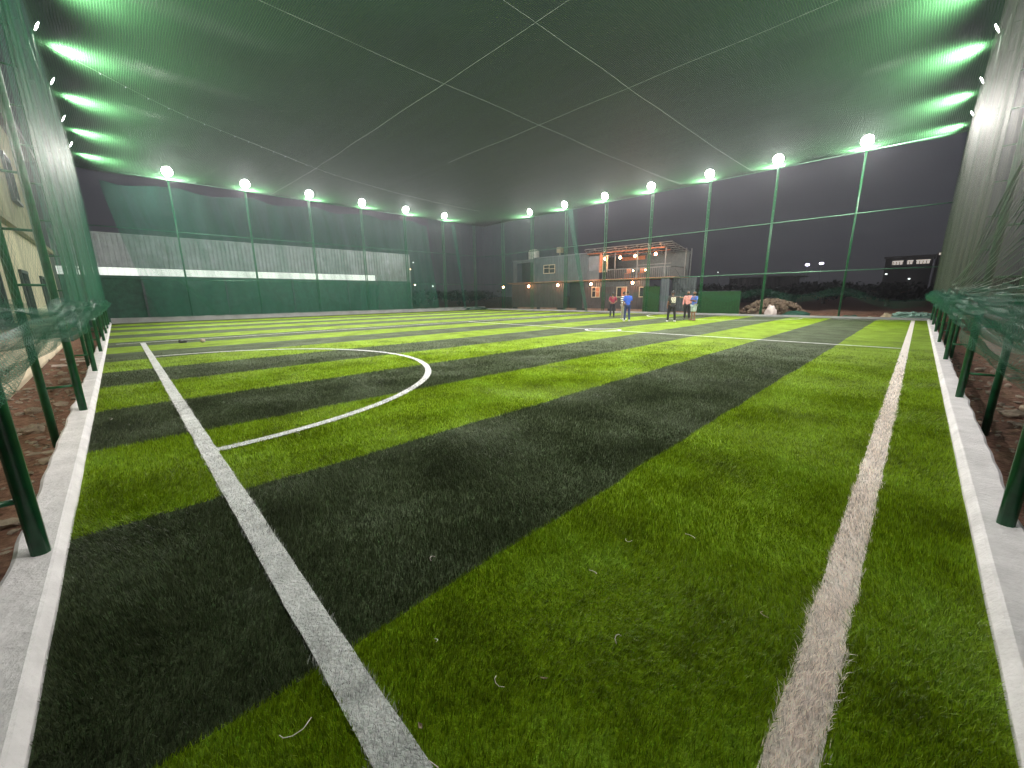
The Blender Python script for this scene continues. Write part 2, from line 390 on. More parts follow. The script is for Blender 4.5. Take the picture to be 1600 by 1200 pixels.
# turf fibres near the camera
def blades():
    bands = [(.0, 2.4, 17000, .0030), (2.4, 4.2, 11500, .0036), (4.2, 7.5, 6500, .0046), (7.5, 11, 3200, .006), (11, 15, 1200, .008)]
    PX = []; PY = []; WD = []
    for (a, b, dens, wd) in bands:
        n = int(dens*(b+.5)**2); x = RNG.uniform(-.445, b, n); y = RNG.uniform(-.44, b, n)
        d = np.hypot(x, y); ang = np.degrees(np.arctan2(y, x))-45.5
        px = (x*math.cos(yaw)+y*math.sin(yaw))
        k = (d >= a) & (d < b) & (RNG.uniform(0, 1, n) < np.clip((15-d)/7, 0, 1)) & (px > .35) & (np.abs(ang) < 63)
        PX.append(x[k]); PY.append(y[k]); WD.append(np.full(k.sum(), wd))
    x = np.concatenate(PX); y = np.concatenate(PY); wd = np.concatenate(WD); n = len(x)
    # pile direction brushed this way and that over patches
    def fld(a, b, c, s): return np.sin(x*a+c+1.3*np.sin(y*b*.7+s))+np.sin(y*b+s+1.1*np.sin(x*a*.6+c*2))
    th = 2.2*fld(1.9, 1.3, .3, 1.1)+RNG.normal(0, .9, n)
    ln = (.011+.007*fld(2.7, 2.1, 2., .4))*RNG.uniform(.2, 1.9, n)
    h = .030*RNG.uniform(.6, 1.25, n)*(1+.1*fld(3.7, 4.3, 1, 2))
    fa = RNG.uniform(0, 2*PI, n)
    cx, sx = np.cos(fa)*wd/2, np.sin(fa)*wd/2
    dx, dy = np.cos(th)*ln, np.sin(th)*ln
    V = np.zeros((n, 5, 3), dtype=np.float32)
    V[:, 0] = np.stack([x-cx, y-sx, 0*x-.002], 1); V[:, 1] = np.stack([x+cx, y+sx, 0*x-.002], 1)
    V[:, 2] = np.stack([x+cx*.85+dx*.35, y+sx*.85+dy*.35, h*.6], 1); V[:, 3] = np.stack([x-cx*.85+dx*.35, y-sx*.85+dy*.35, h*.6], 1)
    V[:, 4] = np.stack([x+dx, y+dy, h], 1)
    rnd = RNG.uniform(0, 1, n).astype(np.float32)
    jx = x+RNG.normal(0, .006, n)+.008*np.sin(y*9+np.sin(y*23)); jy = y+RNG.normal(0, .006, n)+.008*np.sin(x*8+1.3*np.sin(x*19))
    on_t = (np.abs(jy-TY) < .073)
    on_g = (np.abs(jx-GX) < .068) & ~on_t
    on_a = (np.abs(np.hypot(jx-GX, jy-CY)-DR) < .06) & (jx > GX) & ~on_g & ~on_t
    def mk(name, sel, mat, label, cat, kind):
        W_ = V[sel]; k = len(W_)
        if k == 0: return
        me = bpy.data.meshes.new(name); me.vertices.add(k*5); me.vertices.foreach_set('co', W_.reshape(-1))
        b = (np.arange(k)*5)[:, None]
        idx = np.concatenate([b+np.array([[0, 1, 2, 3]]), b+np.array([[3, 2, 4]])], 1).astype(np.int32).ravel()
        me.loops.add(len(idx)); me.loops.foreach_set('vertex_index', idx)
        st = np.stack([np.arange(k)*7, np.arange(k)*7+4], 1).astype(np.int32).ravel()
        me.polygons.add(2*k); me.polygons.foreach_set('loop_start', st)
        at = me.attributes.new('rnd', 'FLOAT', 'POINT'); at.data.foreach_set('value', np.repeat(rnd[sel], 5))
        me.materials.append(MT[mat]); me.update(calc_edges=True); me.shade_smooth()
        o = bpy.data.objects.new(name, me); COL.objects.link(o); tag(o, label, cat, None, kind)
    mk('turf_fibres', ~(on_t | on_g | on_a), 'blade', 'short green plastic turf fibres in lime and dark stripes', 'turf', 'stuff')
    mk('touchline_fibres', on_t, 'blade_warm', 'warm white turf fibres of the near touchline', 'turf', 'stuff')
    mk('goal_line_fibres', on_g, 'blade_w', 'greyish white turf fibres of the near goal line', 'turf', 'stuff')
    mk('penalty_arc_fibres', on_a, 'blade_w', 'white turf fibres of the near penalty arc', 'turf', 'stuff')
blades()

# kerbs
def kerb_run(name, label, a, b, inward, w0, w1, zt, zb, mat, chips=.012, slope=.03):
    """kerb from a to b (2-D); inward = unit normal towards the turf; face w0..w1 outward"""
    a = Vector(a); b = Vector(b); L = (b-a).length; n = int(L/.1); t = (b-a)/L; nrm = Vector(inward)
    v = []; f = []
    for i in range(n+1):
        p = a+t*L*i/n; j = chips*noise.noise(Vector((i*.23, w1*5, 1)))*2; j2 = .006*noise.noise(Vector((i*.11, 3, 1)))
        ji = .004*noise.noise(Vector((i*.2, 7, 2)))
        prof = [(w0+ji, -.05), (w0+ji+.002, zt*.35), (w0+slope+ji, zt-.008+j2), (w0+slope+.012, zt+j2), (w1-.02+j, zt+.002+j2), (w1+j, zt-.012), (w1+j*1.6+.01, zb)]
        for (o_, z) in prof: v.append((p.x-nrm.x*o_, p.y-nrm.y*o_, z))
    k = 7
    for i in range(n):
        for q in range(k-1): f.append((i*k+q, i*k+q+1, (i+1)*k+q+1, (i+1)*k+q))
    m = MB(); m.add(v, f); o = m.build(name, mat, smooth=False); struct(o, label, 'kerb')
kerb_run('kerb', 'whitewashed concrete kerb along the left edge of the turf', (0, -.9), (0, 36.3), (1, 0), .452, .665, .085, -.45, 'kerb')
kerb_run('kerb', 'whitewashed concrete kerb along the right edge of the turf', (-.9, 0), (XE+.3, 0), (0, 1), .450, .665, .085, -.45, 'kerb')
kerb_run('kerb', 'low pale kerb at the far end of the turf', (30.85, -.9), (30.85, 36.2), (-1, 0), .0, .35, .12, -.45, 'kerb_dim')
kerb_run('kerb', 'tall pale kerb along the far side of the turf', (-.45, 36.0), (31, 36.0), (0, -1), .0, .3, .33, -.45, 'kerb_dim', slope=.01)

# ================================================================== POLES, RAILS, FLOODLIGHTS
TOP = 9.3
def make_pole():
    root = empty('lattice_pole', (0, 0, 0))
    MB().tube([(0, 0, .06), (0, 0, TOP+.25)], .040, 10).build('upright', 'pipe', root, True)
    MB().tube([(-.30, 0, -.5), (-.30, 0, TOP)], .040, 10).build('upright', 'pipe', root, True)
    rg = MB().tube([(-.30, 0, 0), (0, 0, 0)], .017, 6).build('rung', 'pipe', root, True); rg.location.z = .42
    for k in range(1, 15):
        c = rg.copy(); COL.objects.link(c); c.location.z = .42+.63*k
    return root
pole0 = make_pole(); kids(pole0)
def make_lamp():
    """round floodlight on a short arm, facing local +X and down"""
    root = empty('floodlight', (0, 0, 0))
    MB().tube([(0, -.28, 0), (0, .28, 0)], .02, 8).tube([(0, 0, -.12), (0, 0, .02)], .025, 8).build('bracket', 'pipe', root, True)
    h = MB(); prof = [(0, -.14), (.10, -.14), (.14, -.10), (.17, -.02), (.29, .05), (.31, .07), (.31, .09), (.295, .09), (.285, .06), (0, .055)]
    h.lathe(prof, (0, 0, 0), 28)
    h = h.build('housing', 'lamp_case', root, True); h.location = (.10, 0, .18); h.rotation_euler = (0, math.radians(128-10), 0)
    MB().lathe([(0, .075), (.15, .074), (.283, .070), (.283, .062), (0, .060)], (0, 0, 0), 28).build('lens', 'lamp', h, True)
    for q in (-1, 1): MB().tube([(0, q*.28, 0), (.06, q*.31, .12), (.10, q*.31, .18)], .012, 6).build('yoke', 'steel_dk', root, True)
    return root
lamp0 = make_lamp(); kids(lamp0)
spotd = bpy.data.lights.new('flood_beam', 'SPOT'); spotd.energy = LAMP_W; spotd.spot_size = math.radians(150); spotd.spot_blend = 1.0
spotd.shadow_soft_size = .14; spotd.color = (1.0, .965, .90)
ORD = ['first', 'second', 'third', 'fourth', 'fifth', 'sixth', 'seventh', 'eighth', 'ninth', 'tenth']
SP = [3.5+4.28*i for i in range(8)]
XS = [3.72, 8.08, 12.5, 16.88, 21.2, 25.68, 29.9]
YS = [3.33, 7.52, 11.6, 15.9, 20.05, 24.35, 28.75, 33.1]
used = [False, False]
def put(src, idx, loc, rz):
    o = src if not used[idx] else copy_tree(src)
    used[idx] = True; o.location = loc; o.rotation_euler = (0, 0, rz); return o
walls = [  # name of wall, points, rotation (local +X turned towards the pitch), kerb height offset
    ('left wall', [(-.54, y) for y in YS], 0, 'counting from the camera', len(YS)),
    ('right wall', [(x, -.585) for x in XS], PI/2, 'counting from the camera', len(XS)),
    ('far end wall', [(XE, y) for y in YS], PI, 'counting from the right corner', 7),
    ('far side wall', [(x, YE) for x in XS], -PI/2, 'counting from the left corner', 6)]
for (wn_, pts, rz, how, nl) in walls:
    for i, (x, y) in enumerate(pts):
        p = put(pole0, 0, (x, y, 0 if wn_ in ('left wall', 'right wall') else .05), rz)
        tag(p, f'{ORD[i]} green twin pipe lattice pole of the {wn_}, {how}', 'pole', 'green lattice poles around the pitch')
        if i < nl:
            lm = put(lamp0, 1, (x+.06*math.cos(rz), y+.06*math.sin(rz), TOP+.25), rz)
            lm.scale = (.5, .5, .5) if wn_ in ('left wall', 'right wall') else (1, 1, 1)  # far lamps kept larger: their bloom is put into the lens size
            tag(lm, f'{ORD[i]} bright white floodlight on top of the {wn_}, {how}', 'floodlight', 'floodlights around the pitch')
            so = bpy.data.objects.new('flood_beam', spotd); COL.objects.link(so); so.parent = lm
            so.location = (.30/lm.scale[0], 0, .10/lm.scale[0]); so.rotation_euler = (0, math.radians(-68), 0)
rails = [('far end wall', (XE-.06, -.6), (XE-.06, YE)), ('far side wall', (-.6, YE-.06), (XE, YE-.06)), ]
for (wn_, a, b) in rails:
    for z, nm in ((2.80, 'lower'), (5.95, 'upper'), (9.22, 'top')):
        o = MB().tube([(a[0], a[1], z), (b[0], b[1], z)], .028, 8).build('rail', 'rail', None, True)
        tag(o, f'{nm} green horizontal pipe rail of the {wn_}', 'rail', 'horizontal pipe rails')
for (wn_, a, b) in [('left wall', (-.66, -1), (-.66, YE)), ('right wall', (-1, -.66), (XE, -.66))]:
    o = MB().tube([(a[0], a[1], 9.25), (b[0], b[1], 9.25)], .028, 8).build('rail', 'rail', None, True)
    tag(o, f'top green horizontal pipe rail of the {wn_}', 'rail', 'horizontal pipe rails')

# ================================================================== NETS
def roof(u, v):
    x = -.5+(XE-.05+.5)*u; y = -.5+(YE+.45)*v
    ed = min(x+.5, XE-x, y+.5, YE-y); s = 1-math.exp(-max(ed, 0)/5.0)
    z = 9.22-.28*s
    z += .05*noise.noise(Vector((x*.35, y*.35, 0)))*s
    # scallops between the poles near the two near walls
    for (c, e_, per, off) in ((y, x+.5, 4.28, 3.4), (x, y+.5, 4.37, 3.72)):
        z += -.26*math.exp(-max(e_, 0)/3.0)*(1-math.exp(-max(e_, 0)/.4))*(.5-.5*math.cos(2*PI*(c-off)/per))
    return (x, y, z)
cn = grid_net('roof_net', 'ceil', roof, 150, 170, XE, YE)
tag(cn, 'grey green net ceiling stretched over the whole pitch', 'net')
for i, (a, b) in enumerate([((9.6, 0, 0), (9.6, 36, 0)), ((14.7, 0, 0), (14.7, 20, 0)), ((0, 8.7, 0), (31, 8.7, 0)), ((0, 13.1, 0), (31, 13.1, 0))]):
    pts = []
    for k in range(61):
        x = a[0]+(b[0]-a[0])*k/60; y = a[1]+(b[1]-a[1])*k/60
        z = roof((x+.5)/(XE+.45), (y+.5)/(YE+.45))[2]-.02; pts.append((x, y, z))
    o = MB().tube(pts, .0045, 5).build('support_rope', 'rope', None, True)
    lab = ['crossing rope under the net ceiling nearest the left wall', 'middle rope running across the net ceiling', 'lengthways rope under the net ceiling nearest the right wall', 'middle lengthways rope under the net ceiling'][i]
    tag(o, 'pale thin ' + lab, 'rope', 'ropes under the net ceiling')
# seam rope with pale clips sweeping from the left wall to the far side
pts = []
for k in range(41):
    t = k/40; x = -.4+25*t; y = 20+9*(1-(1-t)**2.2)
    pts.append((x, y, roof((x+.5)/(XE+.45), (y+.5)/(YE+.45))[2]-.03))
sr = empty('seam_rope', (0, 0, 0), label='seam rope with pale clips curving over the net ceiling from the left wall', cat='rope')
MB().tube(pts, .006, 5).build('rope', 'rope', sr, True)
cm = MB()  # row of pale dots along the seam rope
for p in pts[1:]: cm.blob((p[0], p[1], p[2]-.03), .022, 1, 0)
cm.build('dots', 'cont_lt', sr)

def curtain(axis, c, a0, a1, z0, z1, amp, wl, zwave=0, seed=0, flare=0):
    def P(u, v):
        a = a0+(a1-a0)*u; z = z0+(z1-z0)*v
        s = amp*(.35+.65*(1-v))*(noise.noise(Vector((a*wl, z*.12, seed)))*1.6+.5*noise.noise(Vector((a*wl*3, z*.2, seed+4))))
        s += flare*(1-v)**3
        z += zwave*noise.noise(Vector((a*.5, 0, seed+9)))*(1-v)
        return (c+s, a, z) if axis == 'X' else (a, c+s, z)
    return P
def swag(axis, c, a0, a1, ztop, drop, bulge, seed, side=1):
    """baggy fold of gathered netting hanging between the poles: down, round and up again"""
    def P(u, v):
        a = a0+(a1-a0)*u; t = v*2-1; zt = ztop(a)
        dr = drop(a)*(1+.35*noise.noise(Vector((a*.6, seed, 2))))
        z = zt-dr*(1-abs(t)**1.6)+.04*noise.noise(Vector((a*.8, v*4, seed)))
        cx = c+bulge*t*(1+.5*noise.noise(Vector((a*1.3, seed, 6))))+.05*noise.noise(Vector((a*.9, v*6, seed+3)))+.012*noise.noise(Vector((a*1.5, v*14, seed)))
        return (cx, a, z) if axis == 'X' else (a, cx, z)
    return P
# left wall net (plane just inside the poles)
ln = empty('side_net', (-.45, 10, 0), label='green net curtain of the left wall with its lower edge gathered in a roll', cat='net')
g_ = grid_net('net_curtain', 'net_near', curtain('X', -.43, .7, 35, 1.45, 9.2, .045, 1.1, 0, 2), 280, 30, 34, 8.1); g_.parent = ln; g_.location = (.45, -10, 0)
g2 = grid_net('net_fold', 'net_far', curtain('X', -.50, 8.2, 34.6, 1.45, 9.15, .05, 2.3, 0, 6), 220, 20, 26, 8.1); g2.parent = ln; g2.location = (.45, -10, 0)
def zl(a): return 1.50-.05*math.sin((a-3.3)/4.25*PI)**2+.03*math.sin(a*.9)
for q in range(7):
    o = grid_net('net_swag', 'net_swag', swag('X', -.47+.018*q, .7, 35, (lambda a, q=q: zl(a)-.03*q), (lambda a, q=q: (.06+.017*q)*(.55+.45*math.sin((a-3.3+.5*q)/4.25*PI)**2)), .05+.012*q, q*2.7), 420, 16, 34, .5+.1*q, ln); o.location = (.45, -10, 0)
# right wall net
rn = empty('side_net', (10, -.45, 0), label='grey green net curtain of the right wall with its lower edge gathered in a roll', cat='net')
g_ = grid_net('net_curtain', 'net_side', curtain('Y', -.43, 1.2, XE, 1.45, 9.2, .045, 1.1, 0, 3), 240, 30, 30, 8.1); g_.parent = rn; g_.location = (-10, .45, 0)
g2 = grid_net('net_fold', 'net_side', curtain('Y', -.50, 9.0, XE-.1, 1.45, 9.15, .05, 2.1, 0, 8), 200, 20, 24, 8.1); g2.parent = rn; g2.location = (-10, .45, 0)
def zr(a): return 1.57-.06*math.sin((a-3.7)/4.37*PI)**2+.04*math.sin(a*1.3)
for q in range(8):
    o = grid_net('net_swag', 'net_swag', swag('Y', -.47+.02*q, 1.2, XE, (lambda a, q=q: zr(a)-.03*q), (lambda a, q=q: (.05+.014*q)*(.5+.5*math.sin((a-3.7+.4*q)/4.37*PI)**2)), .06+.014*q, 30+q*2.3), 400, 16, 30, .6+.1*q, rn); o.location = (-10, .45, 0)
m = MB()
for k in range(20):
    z1 = 1.50+.075*k; x1 = 2.4+.09*k; x0 = 8.6+.22*k; z0 = 1.46+.012*k; pts = []
    for q in range(13):
        t = q/12; pts.append((x0+(x1-x0)*t, -.415+.012*math.sin(q+k), z0+(z1-z0)*t**2.1))
    m.tube(pts, .0032, 4)
o = m.build('net_strands', 'strand', rn, True); o.location = (-10, .45, 0); o['kind'] = 'stuff'
# far side nets: a wide dense panel from the left, then a thin gathered one
def farside(u, v):
    xl = .4+1.5*(1-v)**1.2; x = xl+(24.6-1.2*v-xl)*u; z = .30+8.3*v
    z = z if v < 1 else 8.75-.05*math.sin(x*1.44)**2
    return (x, YE-.25+.10*noise.noise(Vector((x*1.2, z*.1, 3)))*2, z-.25*v*math.sin((x-3.7)/4.37*PI)**2)
fn = grid_net('far_net', 'net_far', farside, 200, 30, 24, 8.4)
tag(fn, 'dense green net hung across the far side wall in front of the tin shed', 'net')
def farlow(u, v):
    x = .4+24*u; z = .32+(.95+.35*math.cos((x-3.7)/4.37*2*PI))*v
    return (x, YE-.36+.05*noise.noise(Vector((x*1.5, z, 7))), z)
fl = grid_net('net_skirt', 'net_thin', farlow, 160, 6, 24, 1.3); tag(fl, 'low scalloped strip of green net along the foot of the far side wall', 'net')
def farcorner(u, v):
    a = u*2; z = .15+9.0*v; w = .12*noise.noise(Vector((a*6, z*.15, 5)))*2
    if a < 1: return (24.6-1.0*v+(XE-.3-24.6+1.0*v)*a, YE-.3+w, z)
    return (XE-.3+w*.6, YE-.3-(YE-.3-22.0-.9*v)*(a-1), z)
fc = grid_net('corner_net', 'net_thin', farcorner, 180, 24, 22, 9); tag(fc, 'thin folded green net hanging round the far corner beside the house', 'net')
def gather(name, label, f0, f1, r0_, r1_, axis, mat='net_far', ncol=18):
    def P(u, v):
        z = f0[2]+(f1[2]-f0[2])*v; t = 2*PI*u; r = r0_+(r1_-r0_)*v; r *= 1+.25*math.sin(t*3+v*4)
        cx = f0[0]+(f1[0]-f0[0])*v; cy = f0[1]+(f1[1]-f0[1])*v
        return (cx+math.cos(t)*r*(.4 if axis == 'X' else 1), cy+math.sin(t)*r*(1 if axis == 'X' else .4), z)
    o = grid_net(name, mat, P, ncol, 30, .8, 9); tag(o, label, 'net'); return o
gather('gathered_net', 'narrow gathered green net slanting down in front of the house', (XE-.35, 21.5, .05), (XE-.35, 23.6, 9.1), .14, .26, 'X')
gather('gathered_net', 'narrow gathered green net slanting down by the far corner', (27.9, YE-.4, .2), (26.6, YE-.4, 8.9), .12, .22, 'Y')
gather('gathered_net', 'slanting gathered green net at the left end of the far side wall', (5.3, YE-.45, .3), (3.2, YE-.45, 2.9), .22, .10, 'Y', 'net_thin')
def endlow(u, v):
    y = -.3+21*u; zt = 1.62+.22*math.cos((y-3.33)/4.25*2*PI)-(.55 if y < 3.3 else 0)*((3.3-y)/3.6 if y < 3.3 else 0)
    return (XE-.12+.05*noise.noise(Vector((y, v, 2))), y, zt-.45*(1-v))
el = grid_net('net_skirt', 'net_thin', endlow, 140, 4, 21, .5); tag(el, 'sagging strip of green net strung low across the far end wall', 'net')
tag(MB().blob((29.4, 35.6, .05), (1.5, .5, .28), 3, .3, 2.2, 4, .0).build('net_heap', 'net_fold', None, True), 'heap of dark green netting in the far corner of the turf', 'net')

# ================================================================== PEOPLE
SKIN = simple('brown_skin', (.20, .10, .06), .55, 0, .1, 8)
HAIR = simple('black_hair', (.012, .010, .010), .6)
def skin_mesh(name, nodes, edges, root, mat, parent, sub=1):
    me = bpy.data.meshes.new(name); keys = list(nodes); ix = {k: i for i, k in enumerate(keys)}
    me.from_pydata([nodes[k][0] for k in keys], [(ix[a], ix[b]) for a, b in edges], [])
    o = bpy.data.objects.new(name, me); COL.objects.link(o)
    md = o.modifiers.new('skin', 'SKIN')
    lay = me.skin_vertices[0].data if me.skin_vertices else None
    if lay is None:
        bpy.context.view_layer.objects.active = o; o.select_set(True); bpy.ops.mesh.customdata_skin_add(); lay = me.skin_vertices[0].data
    for k in keys:
        r = nodes[k][1]; lay[ix[k]].radius = (r, r) if not isinstance(r, tuple) else r; lay[ix[k]].use_root = (k == root)
    ms = o.modifiers.new('sub', 'SUBSURF'); ms.levels = sub; ms.render_levels = sub
    dg = bpy.context.evaluated_depsgraph_get(); dg.update()
    nm = bpy.data.meshes.new_from_object(o.evaluated_get(dg)); nm.name = name
    bpy.data.objects.remove(o); nm.materials.clear(); nm.materials.append(mat); nm.shade_smooth()
    r = bpy.data.objects.new(name, nm); COL.objects.link(r); r.parent = parent
    return r
def person(loc, facing, label, H, shirt, trousers, shoes=(.6, .6, .6), arms=('down', 'down'), shorts=False, mask=False, sleeve='short', stance=.11, head_turn=0, shirt_mat=None, beard=False, build=1.0, cap=None):
    """local: faces +Y, right hand at +X"""
    root = empty('person', loc, facing-PI/2, label=label, cat='person', group=None)
    k = H/1.72
    def s(x, y, z): return Vector((x*k, y*k, z*k))
    J = {}
    hipz, kneez, ankz = .90, .49, .09
    N = {'pelvis': (s(0, 0, .95), (.125*build, .10)), 'belly': (s(0, 0, 1.10), (.13*build, .10)), 'chest': (s(0, -.01, 1.28), (.145*build, .105)),
         'neck0': (s(0, -.01, 1.41), .068), 'neck': (s(0, 0, 1.48), .052)}
    E_ = [('pelvis', 'belly'), ('belly', 'chest'), ('chest', 'neck0'), ('neck0', 'neck')]
    arm = {}
    for sd, nm, pose in ((1, 'r', arms[0]), (-1, 'l', arms[1])):
        N['hip'+nm] = (s(sd*.09, 0, hipz-.03), .085); N['knee'+nm] = (s(sd*(stance), .02, kneez), .055); N['ank'+nm] = (s(sd*(stance+.02), -.01, ankz), .038); N['toe'+nm] = (s(sd*(stance+.05), .13, .035), .03)
        E_ += [('pelvis', 'hip'+nm), ('hip'+nm, 'knee'+nm), ('knee'+nm, 'ank'+nm), ('ank'+nm, 'toe'+nm)]
        sh = s(sd*.185, -.01, 1.385)
        if pose == 'down': el, wr = s(sd*.235, -.03, 1.11), s(sd*.25, .05, .87); hd = Vector((0, .15, -1))
        elif pose == 'back': el, wr = s(sd*.27, -.10, 1.12), s(sd*.04, -.17, .98); hd = Vector((-sd*.9, -.1, -.3))
        elif pose == 'front': el, wr = s(sd*.25, .03, 1.12), s(sd*.05, .22, 1.12); hd = Vector((-sd, .2, .1))
        elif pose == 'cross': el, wr = s(sd*.25, .07, 1.13), s(-sd*.08, .19, 1.20); hd = Vector((-sd, -.1, .2))
        elif pose == 'point': el, wr = s(sd*.43, .10, 1.36), s(sd*.66, .17, 1.33); hd = Vector((sd*.9, .25, -.05))
        elif pose == 'hip': el, wr = s(sd*.33, -.08, 1.16), s(sd*.17, .03, 1.0); hd = Vector((-sd*.6, .4, -.3))
        elif pose == 'hold': el, wr = s(sd*.24, .0, 1.12), s(sd*.19, .25, 1.14); hd = Vector((-.2*sd, 1, .1))
        N['sh'+nm] = (sh, .058); N['el'+nm] = (el, .042); N['wr'+nm] = (wr, .028); hd.normalize()
        N['pa'+nm] = (wr+hd*.07*k, (.036, .022))
        E_ += [('chest', 'sh'+nm), ('sh'+nm, 'el'+nm), ('el'+nm, 'wr'+nm), ('wr'+nm, 'pa'+nm)]
        arm[nm] = (sh, el, wr, hd)
    body = skin_mesh('body', N, E_, 'pelvis', SKIN, root, 1)
    # head, ears, nose and fingers are joined into the one body mesh
    hm = MB(); hc = s(0, .015, 1.60); hr = (.073*k, .092*k, .118*k)
    ct, st_ = math.cos(head_turn), math.sin(head_turn)
    def hp(x, y, z): return Vector((hc.x+x*ct-y*st_, hc.y+x*st_+y*ct, hc.z+z))
    bm = bmesh.new(); bmesh.ops.create_icosphere(bm, subdivisions=3, radius=1)
    for v in bm.verts:
        x, y, z = v.co; w = 1-.28*max(0, -z)**1.3*(1 if y > -.3 else .6)
        if y > .5 and abs(x) < .25 and -.35 < z < .1: y += .16*(1-abs(x)/.25)
        if y > .55 and .02 < z < .25 and .2 < abs(x) < .6: y -= .08
        if y > .5 and -.62 < z < -.45 and abs(x) < .35: y += .05
        v.co = hp(x*hr[0]*w, y*hr[1]*(w if y > 0 else w*.95), z*hr[2])
    bm.verts.index_update(); hm.add([v.co[:] for v in bm.verts], [[q.index for q in f.verts] for f in bm.faces]); bm.free()
    for sd in (-1, 1): hm.blob(hp(sd*.075*k, -.005, -.005), (.012, .022, .032), 2, .1)
    for nm, (sh, el, wr, hd) in arm.items():
        side = hd.cross(Vector((0, 0, 1))) if abs(hd.z) < .8 else Vector((0, 1, 0)); side = (side-hd*side.dot(hd)).normalized(); nrm = hd.cross(side).normalized()
        base = wr+hd*.075*k
        for fi, (off, ln_) in enumerate(((-.027, .062), (-.009, .074), (.009, .070), (.026, .055))):
            b0 = base+side*off*k; hm.tube([b0, b0+hd*ln_*.45+nrm*.004, b0+hd*ln_*.75+nrm*.014, b0+hd*ln_*.92+nrm*.026], [.0095, .0088, .0080, .006], 6)
        t0 = wr+hd*.03*k-side*.028*k; hm.tube([t0, t0-side*.025+hd*.02, t0-side*.030+hd*.045+nrm*.012], [.012, .010, .007], 6)
    bm = bmesh.new(); bm.from_mesh(body.data)
    tmp = bpy.data.meshes.new('t'); tmp.from_pydata(hm.v, [], hm.f); bm.from_mesh(tmp); bm.to_mesh(body.data); bm.free(); bpy.data.meshes.remove(tmp); body.data.shade_smooth()
    # clothes follow the body a little outside it
    sm = shirt_mat or simple('shirt_cloth', shirt, .85, 0, .15, 12, .01, 25)
    SN = {q: (N[q][0], tuple(c+.022 for c in N[q][1]) if isinstance(N[q][1], tuple) else N[q][1]+.018) for q in ('pelvis', 'belly', 'chest')}
    SN['neck0'] = (N['neck0'][0]-Vector((0, 0, .015)), .078); SN['hem'] = (s(0, 0, .86), (.148*build, .118))
    SE = [('hem', 'pelvis'), ('pelvis', 'belly'), ('belly', 'chest'), ('chest', 'neck0')]
    for nm in ('r', 'l'):
        sh, el, wr, hd = arm[nm]; SN['sh'+nm] = (sh, .070); end = sh+(el-sh)*.92 if sleeve == 'short' else el
        SN['el'+nm] = (end, .060); SE += [('chest', 'sh'+nm), ('sh'+nm, 'el'+nm)]
        if sleeve == 'long': SN['wr'+nm] = (wr-hd*.01, .042); SE.append(('el'+nm, 'wr'+nm))
    skin_mesh('shirt', SN, SE, 'belly', sm, root, 1)
    tm = simple('trouser_cloth', trousers, .9, 0, .15, 10, .01, 25)
    TN = {'pelvis': (s(0, 0, .93), (.142*build, .112))}; TE = []
    for nm in ('r', 'l'):
        TN['hip'+nm] = (N['hip'+nm][0], .105); TN['knee'+nm] = (N['knee'+nm][0], .078 if not shorts else .092); TE += [('pelvis', 'hip'+nm), ('hip'+nm, 'knee'+nm)]
        if not shorts: TN['ank'+nm] = (N['ank'+nm][0]+Vector((0, 0, -.015)), .062); TE.append(('knee'+nm, 'ank'+nm))
    skin_mesh('trousers' if not shorts else 'shorts', TN, TE, 'pelvis', tm, root, 1)
    shm = simple('shoe_leather', shoes, .6, 0, .15)
    for sd, nm in ((1, 'r'), (-1, 'l')):
        b = s(sd*(stance+.035), .045, .0)
        MB().blob((b.x, b.y, .045), (.048, .135, .05), 2, .08, 1.5, 2, .004).build('shoe', shm, root, True)
    # hair cap
    bm = bmesh.new(); bmesh.ops.create_icosphere(bm, subdivisions=3, radius=1)
    dl = [v for v in bm.verts if (v.co.z < .12+.75*max(0, v.co.y)-.42*(v.co.y < -.2)) ]
    bmesh.ops.delete(bm, geom=dl, context='VERTS')
    for v in bm.verts:
        x, y, z = v.co; q = 1.09+.05*noise.noise(v.co*5); v.co = hp(x*hr[0]*q, y*hr[1]*q-.004, z*hr[2]*q)
    bm.verts.index_update(); h_ = MB(); h_.add([v.co[:] for v in bm.verts], [[q.index for q in f.verts] for f in bm.faces]); bm.free()
    h_.build('hair', HAIR, root, True)
    em = MB()
    for sd in (-1, 1): em.blob(hp(sd*.028*k, hr[1]*.86, .008), (.011, .006, .006), 1, 0)
    em.build('eyes', HAIR, root)
    if beard or mask:
        bm = bmesh.new(); bmesh.ops.create_icosphere(bm, subdivisions=3, radius=1)
        dl = [v for v in bm.verts if v.co.z > -.12 or v.co.y < .1 or v.co.z < -.97]
        bmesh.ops.delete(bm, geom=dl, context='VERTS')
        for v in bm.verts:
            x, y, z = v.co; w = 1-.28*max(0, -z)**1.3; v.co = hp(x*hr[0]*w*1.07, y*hr[1]*w*1.12, z*hr[2]*1.04)
        bm.verts.index_update(); q_ = MB(); q_.add([v.co[:] for v in bm.verts], [[t.index for t in f.verts] for f in bm.faces]); bm.free()
        q_.build('face_mask' if mask else 'beard', HAIR, root, True)
    return root
def stripe_cloth():
    m, nt, N, L, b, o = newmat('striped_cloth'); t = N.new('ShaderNodeTexCoord'); s = N.new('ShaderNodeSeparateXYZ'); L.new(t.outputs['Object'], s.inputs[0])
    f = mth(nt, 'LESS_THAN', mth(nt, 'FRACT', mth(nt, 'DIVIDE', s.outputs['Z'], .125)), .45)
    L.new(mixc(nt, f, (.02, .03, .05), (.75, .75, .75)), b.inputs['Base Color']); b.inputs['Roughness'].default_value = .9; return m
def facing(px, py, tx, ty): return math.atan2(ty-py, tx-px)
